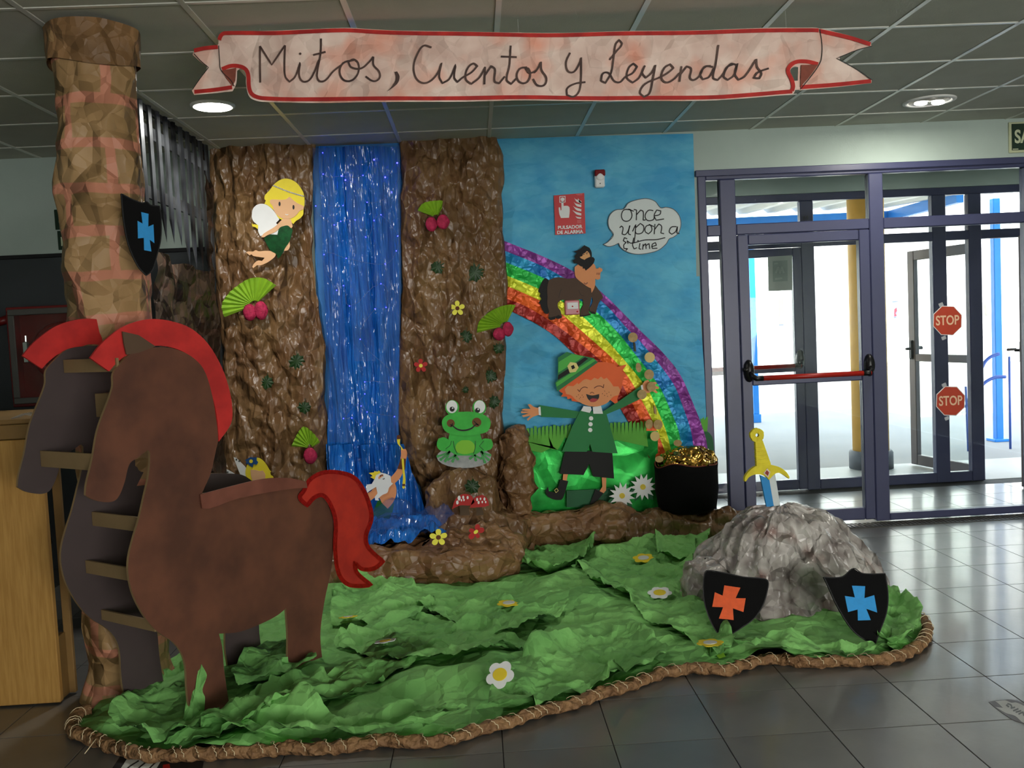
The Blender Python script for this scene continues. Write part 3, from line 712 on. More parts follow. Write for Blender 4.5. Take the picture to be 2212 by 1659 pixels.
# pool of film at the foot
def patch(parent, name, outline, z0, mat, amp, cell, seed, res=.012, rim=0., dome=0., zfun=None):
    """crumpled sheet lying on the ground: outline = [(x,y)..] in metres"""
    q, fs, dist = grid_mask(outline, res)
    h = crumple(q*[1, 1.15], cell, seed)+.45*crumple(q, cell*.42, seed+1)+.2*crumple(q, cell*.2, seed+2)
    z = z0+amp*(h*.5+.5)
    if zfun is not None: z = z+zfun(q)
    if dome: z += dome*np.clip(dist/dome/2, 0, 1)**.7
    if rim: z += rim*np.exp(-(dist/.05)**2)*(.4+.6*np.abs(vnoise(q, .12, seed+4)))*(vnoise(q, .3, seed+9) > -.2)
    co = np.stack([q[:, 0], q[:, 1], z], 1)
    return mesh_obj(name, co, fs.tolist(), mat, parent, True), co
def fo(pts, z=0.): return [(fl(u, v, z).x, fl(u, v, z).y) for u, v in pts]
pool = thing('film_pool', 'crumpled translucent blue film pool at the foot of the waterfall', 'pool', (-.55, 5.8, .2))
patch(pool, 'film', spline([(-1.02, 5.62), (-.75, 5.50), (-.40, 5.55), (-.10, 5.72), (.02, 5.86), (-.08, 6.0), (-.35, 6.12), (-.8, 6.2), (-1.05, 6.0)], True, 4), .19, m_water, .10, .13, 61, .02, dome=.04)
patch(pool, 'tulle', spline([(-1.0, 5.66), (-.7, 5.56), (-.45, 5.62), (-.15, 5.80), (-.3, 6.05), (-.8, 6.1)], True, 4), .255, m_tulle, .11, .2, 67, .025, dome=.05)

# string of blue lights
m_led = M('led_blue', (40, 40, 255), .3, emit=10, var=.01)
ls = thing('light_string', 'string of tiny glowing blue lights in the waterfall', 'string lights', (-.7, 6.2, 1))
leds = [(697, 330), (808, 345), (858, 352), (698, 376), (738, 380), (746, 389), (784, 379), (832, 383), (846, 415), (741, 444), (793, 437), (682, 445), (736, 478), (767, 475), (722, 486), (823, 464), (808, 476), (790, 512), (859, 510), (856, 542), (700, 550), (748, 558), (832, 570), (742, 617), (727, 627), (823, 613), (755, 661), (834, 664), (810, 667), (778, 733), (788, 825), (850, 819), (788, 851), (780, 877), (793, 890), (742, 904), (760, 903), (852, 900), (779, 916)]
lp = YP(6.205); wire = sorted(leds, key=lambda p: (round(p[1]/70), p[0] if round(p[1]/70) % 2 else -p[0]))
MB().tube([lp.P(*p)+Vector((0, .015, 0)) for p in spline(wire, False, 4, 170)], .0012, 5).build('wire', M('clear_wire', (120, 140, 190), .3, alpha=.5), ls)
for k, (u, v) in enumerate(leds):
    r = .0052 if k in (1, 5, 4, 7, 2) else .0032
    MB().ball(lp.P(u, v), r, 10, 6).build('bulb', m_led, ls, True)

# ================================================================== FIGURES ON THE WALL
m_skin = M('tan_skin_foam', (226, 178, 134), .7, var=.03); m_skin2 = M('orange_skin_foam', (226, 150, 100), .7, var=.03)
m_yel = M('yellow_foam', (236, 216, 50), .65, var=.05); m_wht = M('white_foam', (232, 234, 234), .65, var=.04)
m_bk = M('black_foam', (16, 16, 16), .7, var=.1); m_ink = M('ink_black', (24, 20, 18), .6)
m_gg = M('dark_green_glitter', (14, 84, 40), .35, metal=.5, glitter=.6, rgb2=(8, 60, 26), scale=30)
# fairy
F_ = lambda pts: T(480, 370, .15066, pts)
fa = thing('paper_fairy', 'blonde fairy cut-out with white wing and green glitter dress on the left cliff', 'cut-out', YP(6.12).P(605, 480))
p = YP(on_cliff(600, 480, .30, .0))
cut(fa, 'wing', F_([(425, 620), (440, 540), (500, 480), (580, 465), (660, 495), (740, 570), (820, 690), (770, 740), (830, 800), (800, 910), (650, 905), (545, 930), (515, 860), (510, 780), (450, 720), (425, 660)]), p, m_wht)
cut(fa, 'hair', F_([(605, 400), (610, 350), (680, 270), (750, 180), (850, 115), (950, 108), (1060, 160), (1140, 260), (1175, 350), (1178, 480), (1165, 560), (1160, 620), (1110, 680), (1060, 710), (1020, 755), (960, 710), (820, 680), (740, 560), (640, 480), (605, 470), (625, 420)]), p.off(.003), m_yel)
cut(fa, 'hair_tip', F_([(425, 740), (440, 762), (470, 760), (515, 770), (510, 830), (470, 800), (432, 792)]), p.off(.001), m_yel)
cut(fa, 'legs', F_([(345, 1165), (370, 1148), (440, 1150), (480, 1130), (520, 1145), (620, 1140), (710, 1145), (770, 1165), (760, 1215), (690, 1280), (600, 1330), (540, 1350), (500, 1348), (445, 1390), (430, 1370), (450, 1330), (510, 1280), (570, 1285), (610, 1240), (450, 1215), (420, 1190), (390, 1205)]), p.off(.001), m_skin)
cut(fa, 'arms', F_([(985, 690), (1010, 790), (980, 830), (880, 800), (830, 810), (760, 870), (640, 920), (600, 945), (555, 945), (600, 890), (760, 790), (850, 700), (900, 670)]), p.off(.004), m_skin)
cut(fa, 'hand', F_([(960, 980), (972, 1070), (940, 1130), (885, 1142), (900, 1080)]), p.off(.003), m_skin)
cut(fa, 'dress', F_([(820, 815), (880, 785), (940, 778), (980, 810), (1012, 835), (970, 990), (900, 1100), (850, 1200), (800, 1255), (770, 1180), (700, 1140), (640, 1050), (600, 960), (680, 910), (790, 915)]), p.off(.007), m_gg)
fc = cut(fa, 'face', F_([(680, 420), (710, 405), (900, 405), (965, 365), (1060, 445), (1172, 500), (1165, 545), (1110, 570), (1070, 620), (1000, 670), (910, 682), (830, 660), (750, 580), (720, 490), (690, 460)]), p.off(.006), m_skin)
for e in ((822, 468), (1022, 515)):
    b = MB(); q = F_([e])[0]; b.dot(q[0], q[1], 2.2, p.off(.0075), 5); b.build('eye', m_ink, fa)
b = MB().stroke(F_([(905, 614), (925, 624), (948, 618)]), p.off(.0075), 1.4); b.build('mouth', m_wht, fa)
bd0 = None
for k in range(22):
    t = k/21; q = F_([(735+425*t, 205+ (150*t-38*math.sin(t*3.14)*-.3))])[0]
    c = p.off(.006).P(*q)
    if bd0 is None: bd0 = MB().ball((0, 0, 0), .0055, 8, 6).build('bead', M('pearl', (198, 196, 188), .25), None, True); o = bd0
    else: o = bpy.data.objects.new('bead', bd0.data); COL.objects.link(o)
    o.parent = fa; o.location = c-WORLD[fa.name]

# pleated paper fans with crepe blossoms
m_fan = M('lime_paper', (142, 186, 42), .6, rgb2=(120, 164, 34), scale=8); m_crepe = M('magenta_crepe', (190, 40, 84), .75, rgb2=(150, 24, 60), scale=30, bump=.8, bscale=45)
def fan(piv, rim, puffs, label, y=6.10, pleats=13):
    y = on_cliff(*piv, .12, .008); pl = YP(y); c = pl.P(*piv); t = thing('paper_fan_flower', label, 'paper flower', c, 'fan flowers on the cliffs')
    R = spline(rim, False, 6, 80); n = pleats*2
    P = np.array(R); s = np.concatenate([[0], np.cumsum(np.hypot(*np.diff(P, axis=0).T))]); tt = np.linspace(0, s[-1], n+1)
    rr = [(np.interp(x, s, P[:, 0]), np.interp(x, s, P[:, 1])) for x in tt]
    v = []; f = []
    for k in range(n+1):
        zz = .008 if k % 2 else -.008
        o = pl.P(*rr[k]); i = pl.P(piv[0]*.82+rr[k][0]*.18, piv[1]*.82+rr[k][1]*.18)
        v += [i+Vector((0, -zz*.25, 0)), o+Vector((0, -zz-.012, 0)), i+Vector((0, -zz*.25+.002, 0)), o+Vector((0, -zz-.010, 0))]
    for k in range(n):
        a = 4*k; f += [(a, a+1, a+5, a+4), (a+2, a+6, a+7, a+3), (a+1, a+3, a+7, a+5)]
    mesh_obj('fan', v, f, m_fan, t)
    for (u, w, ru, rv) in puffs:
        q = pl.P(u, w); k = y/F; nu, nv = 22, 14; co = []
        for j in range(nv):
            th = math.pi*j/(nv-1)
            for i in range(nu):
                a = 2*math.pi*i/nu; g = 1+.09*math.cos(a*9+j)+.05*math.cos(a*5)
                co.append((q.x+ru*k*math.sin(th)*math.cos(a)*g, q.y-.02+.022*math.sin(th)*math.sin(a)*g, q.z+rv*k*math.cos(th)*(1+.06*math.cos(a*6))))
        mesh_obj('crepe_blossom', co, [tuple(reversed(x)) for x in grid_faces(nu, nv, True)], m_crepe, t, True)
fan((549, 660), [(485, 685), (480, 659), (493, 636), (510, 620), (540, 602), (570, 601), (597, 616)], [(541, 675, 14, 17), (565, 671, 14, 19)], 'large lime paper fan with pink crepe blossom below the fairy')
fan((943, 470), [(902, 455), (912, 441), (925, 436), (940, 434), (957, 433), (955, 450)], [(932, 485, 12, 15), (957, 480, 13, 15)], 'small lime paper fan with pink blossom high on the right cliff', pleats=8)
fan((1092, 703), [(1030, 719), (1034, 697), (1050, 679), (1076, 664), (1100, 658), (1114, 659)], [(1078, 722, 13, 13), (1097, 711, 11, 15)], 'lime paper fan with pink blossom at the edge of the sky', 6.12)
fan((671, 968), [(630, 964), (638, 946), (647, 930), (657, 921), (672, 930), (685, 944), (692, 955)], [(671, 984, 14, 17)], 'lime paper fan with dark pink blossom low on the left cliff', 6.05, 10)

# ivy leaves
m_ivy = M('ivy_green', (34, 66, 26), .45, rgb2=(24, 50, 20), scale=20)
ivy = [(0, 1), (.3, .78), (.8, .76), (.74, .36), (1, -.05), (.72, -.3), (.7, -.7), (.3, -.64), (.05, -.95), (-.2, -.64), (-.65, -.7), (-.7, -.25), (-1, 0), (-.75, .38), (-.8, .75), (-.3, .74)]
for k, (u, v, r, a, y, where) in enumerate([(946, 576, 13, .3, 6.10, 'high on the right cliff, the smaller of a pair'), (1025, 588, 18, -.2, 6.10, 'high on the right cliff, the larger of a pair'), (641, 780, 15, .1, 6.08, 'midway down the left cliff'), (1007, 726, 12, .5, 6.10, 'left of the lime fan at the sky edge'), (1078, 751, 11, 1.2, 6.16, 'under the lime fan at the sky edge'), (576, 825, 13, .9, 6.06, 'beside the red horse mane'), (1058, 813, 13, -.5, 6.13, 'above the frog, near the sky'), (658, 879, 12, .7, 6.05, 'low on the left cliff above the fan'), (1005, 841, 7, .2, 6.06, 'tiny, just above the frog'), (1066, 868, 12, -.9, 6.12, 'touching the right eye of the frog'), (1020, 1050, 14, .1, 5.75, 'on the round paper rock below the frog')]):
    y = on_cliff(u, v, r*.0022) if y > 5.8 else y
    pl = YP(y+.008); t = thing('ivy_leaf', 'dark green ivy leaf '+where, 'leaf', pl.P(u, v), 'ivy leaves on the paper cliffs')
    r *= 1.25; o = [(u+r*(x*math.cos(a)-z*math.sin(a)), v+r*(x*math.sin(a)+z*math.cos(a))) for x, z in ivy]
    oo = spline(o, True, 3, 70); q = [pl.P(*w) for w in oo]; c = pl.P(u, v)+Vector((0, -.012, 0)); n = len(q)
    mesh_obj('blade', [c]+[w+Vector((0, .006*math.sin(i*1.3), 0)) for i, w in enumerate(q)]+[c+Vector((0, .003, 0))]+[w+Vector((0, .004+.006*math.sin(i*1.3), 0)) for i, w in enumerate(q)],
             [(0, 1+i, 1+(i+1) % n) for i in range(n)]+[(n+1, n+2+(i+1) % n, n+2+i) for i in range(n)], m_ivy, t, True)
    MB().tube([pl.P(u, v)+Vector((0, -.012, 0)), pl.P(u-math.sin(a)*r*-.2, v-r*1.25)+Vector((0, -.002, 0))], .0018, 6).build('stalk', m_ivy, t)

# small five-petal flowers
m_red = M('red_foam', (178, 22, 20), .55, var=.08)
def petals(t, c, ex, ey, n, r, mat, th=.003, wide=.5, name='petal', start=.3, cx_mat=None, cr=.28):
    nn = ex.cross(ey).normalized()
    for k in range(n):
        a = start+2*math.pi*k/n; d = ex*math.cos(a)+ey*math.sin(a); s = nn.cross(d)
        o = []
        for i in range(14):
            q = 2*math.pi*i/14; o.append(c+d*(r*.58+r*.45*math.cos(q))+s*(r*wide*.62*math.sin(q)*(1+.25*math.cos(q))))
        MB().add(o+[w-nn*th for w in o], [tuple(range(14)), tuple(27-i for i in range(14))]+[(i, 14+i, 14+(i+1) % 14, (i+1) % 14) for i in range(14)]).build(name, mat, t)
    o = [c+nn*.001+ex*(r*cr*math.cos(2*math.pi*i/14))+ey*(r*cr*math.sin(2*math.pi*i/14)) for i in range(14)]
    MB().add(o+[w-nn*th for w in o], [tuple(range(14)), tuple(27-i for i in range(14))]+[(i, 14+i, 14+(i+1) % 14, (i+1) % 14) for i in range(14)]).build('flower_centre', cx_mat, t)
X_, Z_ = Vector((1, 0, 0)), Vector((0, 0, 1))
m_lem = M('lemon_foam', (232, 226, 80), .6, var=.04); m_brn = M('brown_felt', (96, 50, 26), .8)
for (u, v, y, r, mat, cm, ey, lab) in [(988, 666, 6.10, .050, m_lem, m_brn, Z_, 'yellow five-petal flower on the right cliff'), (909, 790, 6.11, .046, m_red, m_lem, Z_, 'red five-petal flower on the right cliff near the waterfall'), (947, 1161, 5.36, .052, m_lem, m_brn, Vector((0, .55, .83)), 'yellow five-petal flower lying on the front paper mound'), (1028, 1149, 5.38, .046, m_red, m_lem, Vector((.3, .3, .8)), 'dark red five-petal flower on top of the front paper mound')]:
    y = on_cliff(u, v, .04) if y > 6 else y
    c = YP(y).P(u, v); t = thing('foam_flower', lab, 'flower', c, 'foam flowers on the brown paper')
    petals(t, c, X_, ey.normalized(), 5, r, mat, cx_mat=cm)

# frog
Fg = lambda pts: T(450, 780, .31646, pts)
m_fg = M('frog_green', (62, 184, 66), .6, rgb2=(52, 168, 58), scale=12); m_fl = M('frog_outline', (30, 92, 40), .6)
p = YP(5.93); fg = thing('paper_frog', 'smiling green frog cut-out sitting on a grey stone', 'cut-out', p.P(1000, 1000))
def el(cx, cy, rx, ry, n=20): return [(cx+rx*math.cos(2*math.pi*k/n), cy+ry*math.sin(2*math.pi*k/n)) for k in range(n)]
cut(fg, 'stone', Fg(el(1745, 655, 186, 76)), p, M('stone_grey', (168, 172, 172), .6, rgb2=(146, 150, 152), scale=18), poly=True)
for cx in (1665, 1850):
    cut(fg, 'eye_rim', Fg(el(cx, 318, 47, 52)), p.off(.002), m_fg, poly=True); cut(fg, 'eyeball', Fg(el(cx+(-2 if cx < 1700 else 2), 312, 38, 44)), p.off(.006), m_wht, poly=True)
for pts in ([(1560, 560), (1570, 530), (1610, 520), (1640, 540), (1665, 600), (1650, 618), (1590, 612), (1565, 592)], [(1942, 560), (1932, 535), (1890, 528), (1860, 545), (1835, 610), (1860, 620), (1925, 604), (1940, 585)]):
    cut(fg, 'hind_leg', Fg(pts), p.off(.003), m_fg)
cut(fg, 'body', Fg([(1650, 480), (1635, 560), (1642, 610), (1690, 640), (1750, 645), (1815, 640), (1862, 610), (1872, 560), (1850, 480), (1750, 460)]), p.off(.005), m_fg)
cut(fg, 'belly', Fg([(1690, 575), (1720, 545), (1750, 540), (1790, 545), (1818, 575), (1815, 622), (1750, 636), (1692, 622)]), p.off(.0065), M('belly_lime', (128, 196, 48), .6, var=.06), .002)
for root, tips in (((1650, 615), ((1567, 650), (1588, 672), (1618, 682))), ((1688, 638), ((1637, 672), (1668, 684), (1703, 668))), ((1818, 638), ((1788, 664), (1826, 676), (1862, 664))), ((1862, 615), ((1888, 690), (1912, 672), (1922, 642)))):
    b = MB()
    for tp in tips: b.stroke(Fg([root, ((root[0]+tp[0])/2, (root[1]+tp[1])/2+4), tp]), p.off(.0065), 4.2); q = Fg([tp])[0]; b.dot(q[0], q[1], 3, p.off(.0066))
    b.build('foot', M('toe_green', (70, 160, 84), .6), fg)
cut(fg, 'head', Fg([(1595, 430), (1605, 390), (1650, 360), (1750, 345), (1850, 355), (1915, 390), (1927, 430), (1905, 480), (1840, 500), (1760, 508), (1680, 503), (1620, 480)]), p.off(.009), m_fg)
b = MB()
for q, r in (((1655, 424), 8.5), ((1832, 418), 10)): q = Fg([q])[0]; b.dot(q[0], q[1], r, p.off(.0105), n=20)
b.build('cheeks', M('cheek_brown', (112, 70, 34), .7), fg)
b = MB().stroke(Fg([(1648, 432), (1665, 440), (1700, 465), (1745, 473), (1795, 460), (1828, 432), (1846, 434)]), p.off(.0125), 3.4, taper=True); b.stroke(Fg([(1668, 424), (1660, 440), (1655, 450)]), p.off(.0125), 2); b.stroke(Fg([(1812, 408), (1828, 425), (1845, 440)]), p.off(.0125), 2); b.build('smile', m_ink, fg)
b = MB(); 
for q in ((1664, 328), (1838, 336)): q = Fg([q])[0]; b.dot(q[0], q[1], 5.4, p.off(.008), n=18)
b.build('pupils', m_ink, fg)
b = MB()
for q in ((1668, 321), (1842, 329)): q = Fg([q])[0]; b.dot(q[0], q[1], 1.7, p.off(.0095))
b.build('eye_glints', m_wht, fg)
b = MB(); b.stroke(Fg([(1672, 545), (1680, 590), (1700, 632)]), p.off(.0082), 1.5); b.stroke(Fg([(1822, 545), (1822, 590), (1810, 632)]), p.off(.0082), 1.5); b.stroke(Fg([(1620, 600), (1650, 575), (1660, 545)]), p.off(.0052), 1.4); b.stroke(Fg([(1880, 608), (1850, 580), (1880, 545)]), p.off(.0052), 1.4); b.build('outlines', m_fl, fg)

# bearded merman with a staff
Mm = lambda pts: T(770, 920, .15677, pts)
p = YP(5.98); mm = thing('paper_merman', 'bearded merman cut-out raising a yellow staff beside the pool', 'cut-out', p.P(830, 1060))
cut(mm, 'tail', Mm([(300, 1010), (400, 1080), (440, 1140), (520, 1050), (490, 1200), (400, 1330), (230, 1350), (230, 1200)]), p, M('tail_green', (20, 104, 34), .4, metal=.3, glitter=.5, var=.2, scale=20))
cut(mm, 'torso', Mm([(260, 830), (200, 900), (140, 930), (190, 1035), (260, 980), (320, 1000), (350, 1060), (430, 1140), (500, 1060), (545, 960), (550, 860), (530, 790), (600, 720), (640, 640), (660, 560), (700, 380), (680, 320), (620, 320), (610, 420), (580, 560), (500, 680), (400, 760)]), p.off(.003), m_skin2)
cut(mm, 'cuff', Mm([(610, 455), (680, 455), (672, 605), (565, 590)]), p.off(.006), m_brn, poly=True)
st = cut(mm, 'staff', Mm([(555, 170), (605, 175), (600, 260), (640, 320), (660, 600), (675, 720), (668, 850), (650, 868), (632, 850), (640, 720), (622, 460), (612, 300), (570, 250)]), p.off(.0075), m_yel)
b = MB().sheet(Mm([(632, 800), (672, 800), (670, 830), (633, 830)]), p.off(.009), .001); b.sheet(Mm([(560, 130), (600, 125), (608, 180), (556, 185)]), p.off(.009), .003); b.build('staff_bands', m_brn, mm)
cut(mm, 'fist', Mm([(612, 330), (685, 345), (680, 450), (618, 450)]), p.off(.010), m_skin2)
cut(mm, 'hair_and_beard', Mm([(265, 680), (320, 640), (400, 660), (470, 690), (480, 780), (505, 795), (450, 850), (425, 920), (360, 950), (300, 1000), (310, 1030), (260, 1025), (250, 980), (290, 930), (270, 840), (190, 890), (150, 920), (135, 870), (140, 810), (210, 800), (245, 740)]), p.off(.009), m_wht)
cut(mm, 'crown', Mm([(170, 650), (240, 640), (250, 625), (290, 630), (310, 615), (335, 645), (270, 680), (250, 740), (190, 705), (225, 690)]), p.off(.011), m_yel, poly=True)
cut(mm, 'face', Mm([(300, 710), (330, 675), (368, 668), (372, 690), (340, 710), (305, 738)]), p.off(.012), m_skin2, .002)
b = MB(); q = Mm([(330, 690)])[0]; b.dot(q[0], q[1], 1.5, p.off(.0135)); q = Mm([(352, 678)])[0]; b.dot(q[0], q[1], 1.5, p.off(.0135)); b.stroke(Mm([(362, 728), (375, 732), (388, 720)]), p.off(.0105), 1.5); b.build('features', m_ink, mm)

# second fairy behind the horse
Fy = lambda pts: T(460, 960, .11754, pts)
p = YP(on_cliff(545, 1030, .1, .0)); f2 = thing('paper_fairy', 'blonde fairy cut-out with a blue flower in her hair, behind the horse', 'cut-out', p.P(540, 1060))
cut(f2, 'wing', Fy([(378, 235), (430, 255), (520, 340), (625, 470), (600, 620), (520, 580), (440, 400)]), p, m_wht)
cut(f2, 'wing', Fy([(168, 437), (230, 450), (390, 535), (500, 640), (300, 640), (200, 540)]), p.off(.001), m_wht)
cut(f2, 'hair', Fy([(620, 400), (680, 300), (810, 245), (900, 280), (980, 370), (1040, 470), (1110, 560), (1080, 760), (900, 800), (700, 760), (600, 560)]), p.off(.004), m_yel)
cut(f2, 'face', Fy([(690, 470), (780, 470), (860, 490), (915, 480), (960, 550), (950, 680), (850, 740), (730, 690), (700, 580)]), p.off(.007), m_skin)
cut(f2, 'hair_flower', Fy([(590, 290), (640, 260), (690, 235), (740, 240), (805, 235), (800, 290), (830, 330), (800, 375), (750, 360), (725, 422), (680, 395), (640, 360), (595, 350), (620, 320)]), p.off(.009), M('blue_foam', (24, 74, 130), .6), corner=40)
b = MB(); q = Fy([(700, 310)])[0]; b.dot(q[0], q[1], 4, p.off(.0105)); b.build('flower_centre', m_yel, f2)
cut(f2, 'dress', Fy([(800, 640), (950, 565), (1080, 555), (1200, 590), (1300, 760), (1250, 1000), (800, 1000), (760, 800)]), p.off(.002), m_red)
b = MB()
for q in ((430, 278), (482, 308), (222, 490), (270, 512)): q = Fy([q])[0]; b.dot(q[0], q[1], 2, p.off(.0022))
b.build('wing_spots', M('grey_spot', (80, 84, 84), .6), f2)

# mushrooms
p = YP(5.66); 
for k, (cap, stem, spots, lab) in enumerate((([(1662, 1012), (1690, 940), (1740, 908), (1795, 920), (1818, 962), (1790, 985), (1720, 985)], [(1715, 985), (1770, 975), (1785, 1050), (1720, 1055)], [(1712, 935, 6), (1740, 930, 4), (1770, 932, 4), (1700, 965, 5), (1728, 950, 3), (1745, 948, 3)], 'spotted red paper toadstool left of its twin under the frog'), ([(1785, 1002), (1815, 935), (1870, 913), (1905, 940), (1917, 985), (1880, 995), (1840, 998)], [(1828, 990), (1868, 990), (1880, 1050), (1830, 1055)], [(1835, 945, 4), (1858, 940, 3), (1885, 942, 4), (1845, 965, 4), (1870, 962, 3), (1893, 962, 3)], 'spotted red paper toadstool right of its twin under the frog'))):
    t = thing('toadstool', lab, 'toadstool', p.P(*Fg([stem[2]])[0]), 'paper toadstools')
    cut(t, 'stem', Fg(stem), p, M('stem_brown', (88, 70, 52), .8)); cut(t, 'cap', Fg(cap), p.off(.006), m_red, .006)
    for (x, y, r) in spots:
        q = Fg([(x, y)])[0]; MB().dot(q[0], q[1], r*.55, p.off(.0072), r*.9).build('spot', m_wht, t)

# leprechaun
Lp = lambda pts: T(1060, 700, .31351, pts)
p = YP(6.25); lp_ = thing('paper_leprechaun', 'laughing red-haired leprechaun cut-out with green hat and jacket', 'cut-out', p.P(1275, 1090))
m_jk = M('jacket_green', (20, 118, 58), .6, var=.06); m_lg = M('stripe_green', (74, 176, 66), .6, var=.05); m_or = M('orange_foam', (232, 96, 36), .6, var=.06)
cut(lp_, 'left_arm', Lp([(335, 558), (470, 580), (620, 605), (605, 650), (480, 645), (345, 640)]), p, m_jk, poly=True)
cut(lp_, 'right_arm', Lp([(770, 605), (900, 520), (1035, 425), (1048, 470), (1032, 515), (900, 580), (790, 625)]), p, m_jk, poly=True)
cut(lp_, 'left_hand', Lp([(335, 578), (335, 625), (290, 640), (255, 668), (250, 655), (278, 630), (225, 642), (215, 630), (262, 615), (210, 614), (208, 602), (262, 602), (212, 594), (225, 585), (275, 585), (255, 555), (272, 552), (300, 572)]), p.off(.002), m_skin2)
cut(lp_, 'right_hand', Lp([(1043, 432), (1060, 395), (1085, 385), (1095, 398), (1140, 400), (1145, 413), (1125, 420), (1160, 435), (1155, 448), (1130, 448), (1152, 470), (1142, 478), (1115, 462), (1085, 475), (1055, 470)]), p.off(.002), m_skin2)
cut(lp_, 'left_cuff', Lp([(328, 572), (343, 570), (347, 630), (332, 627)]), p.off(.004), m_wht, poly=True)
cut(lp_, 'right_cuff', Lp([(1034, 424), (1046, 418), (1055, 470), (1044, 474)]), p.off(.004), m_wht, poly=True)
cut(lp_, 'left_leg', Lp([(500, 1030), (533, 1030), (520, 1095), (495, 1090)]), p, m_skin2, poly=True)
cut(lp_, 'right_leg', Lp([(765, 1045), (797, 1045), (795, 1145), (770, 1175), (745, 1160), (770, 1120)]), p, m_skin2, poly=True)
cut(lp_, 'left_boot', Lp([(478, 1072), (535, 1082), (500, 1195), (485, 1212), (440, 1210), (390, 1185), (376, 1150), (395, 1122), (402, 1155), (440, 1160), (465, 1120)]), p.off(.003), m_bk)
cut(lp_, 'right_boot', Lp([(722, 1138), (778, 1165), (745, 1205), (690, 1252), (684, 1238)]), p.off(.003), m_bk, poly=True)
cut(lp_, 'shorts', Lp([(512, 870), (838, 880), (850, 1065), (705, 1050), (680, 962), (640, 1040), (475, 1032)]), p.off(.003), m_bk, poly=True)
cut(lp_, 'jacket', Lp([(620, 590), (690, 600), (710, 600), (780, 600), (800, 625), (875, 892), (700, 880), (685, 825), (662, 880), (492, 878), (560, 710)]), p.off(.007), m_jk, poly=True)
cut(lp_, 'collar', Lp([(640, 565), (690, 570), (695, 590), (683, 612), (622, 598)]), p.off(.009), m_wht, poly=True); cut(lp_, 'collar', Lp([(703, 572), (760, 562), (774, 618), (708, 618)]), p.off(.009), m_wht, poly=True)
for q in ((692, 650), (688, 690), (686, 730)):
    q = Lp([q])[0]; MB().dot(q[0], q[1], 4.6, p.off(.011), n=16, thick=.004).build('button', m_wht, lp_)
cut(lp_, 'hair', Lp([(470, 462), (498, 478), (485, 500), (525, 500), (530, 518), (555, 512), (560, 530), (640, 540), (820, 520), (855, 548), (875, 540), (872, 515), (890, 470), (905, 430), (912, 380), (930, 340), (905, 325), (937, 278), (872, 295), (850, 275), (790, 262), (740, 262), (640, 320), (540, 385)]), p.off(.008), m_or, corner=25)
cut(lp_, 'face', Lp([(510, 450), (530, 425), (570, 428), (598, 405), (605, 415), (640, 385), (660, 378), (690, 388), (715, 370), (740, 380), (760, 362), (780, 380), (800, 370), (830, 405), (845, 430), (880, 430), (894, 455), (880, 490), (845, 500), (800, 545), (730, 568), (660, 560), (590, 525), (555, 492), (520, 482)]), p.off(.011), m_skin2, corner=30)
cut(lp_, 'mouth', Lp([(657, 482), (700, 492), (748, 482), (745, 510), (720, 535), (690, 537), (668, 512)]), p.off(.0125), m_ink, .001)
cut(lp_, 'tongue', Lp([(680, 525), (700, 512), (738, 516), (722, 534), (695, 537)]), p.off(.0132), M('tongue_red', (176, 48, 52), .6), .001)
b = MB(); b.stroke(Lp([(598, 450), (612, 466), (622, 447), (645, 434), (668, 440)]), p.off(.0125), 1.7); b.stroke(Lp([(712, 442), (735, 428), (760, 428), (776, 440), (780, 415)]), p.off(.0125), 1.7); b.stroke(Lp([(684, 478), (698, 470), (713, 478)]), p.off(.0125), 1.3)
for (x, y) in ((592, 500), (605, 488), (618, 505), (630, 490), (638, 503), (612, 515), (785, 462), (800, 480), (785, 492), (815, 470), (828, 490), (805, 498), (770, 480)): q = Lp([(x, y)])[0]; b.dot(q[0], q[1], .9, p.off(.0125), n=8)
b.build('features', M('brown_ink', (110, 50, 26), .6), lp_)
ht = cut(lp_, 'hat', Lp([(463, 232), (525, 192), (590, 210), (710, 235), (738, 264), (600, 365), (460, 464), (444, 405), (462, 385)]), p.off(.014), m_jk, poly=True)
for s_ in ([(468, 262), (560, 205), (640, 222), (600, 252), (466, 335)], [(450, 405), (600, 305), (705, 240), (722, 252), (600, 335), (455, 432)]): MB().sheet(Lp(s_), p.off(.016), .002).build('stripe', m_lg, ht)
MB().sheet(Lp([(466, 352), (560, 290), (650, 228), (672, 238), (570, 320), (463, 385)]), p.off(.017), .002).build('hat_band', m_bk, ht)
b = MB().sheet(spline(Lp([(528, 290), (548, 262), (590, 268), (606, 300), (585, 330), (545, 335)]), True, 3, 30), p.off(.020), .003); b.build('buckle', M('gold_card', (220, 204, 110), .4, glitter=.3), ht)
MB().sheet(Lp([(553, 290), (572, 281), (582, 302), (562, 313)]), p.off(.0215), .002).build('buckle_hole', m_bk, ht)
b = MB().stroke(Lp([(440, 1145), (455, 1132), (466, 1148), (450, 1162)]), p.off(.0045), 1.8, False, True); b.build('boot_buckle', M('gold_card', (220, 204, 110)), lp_)

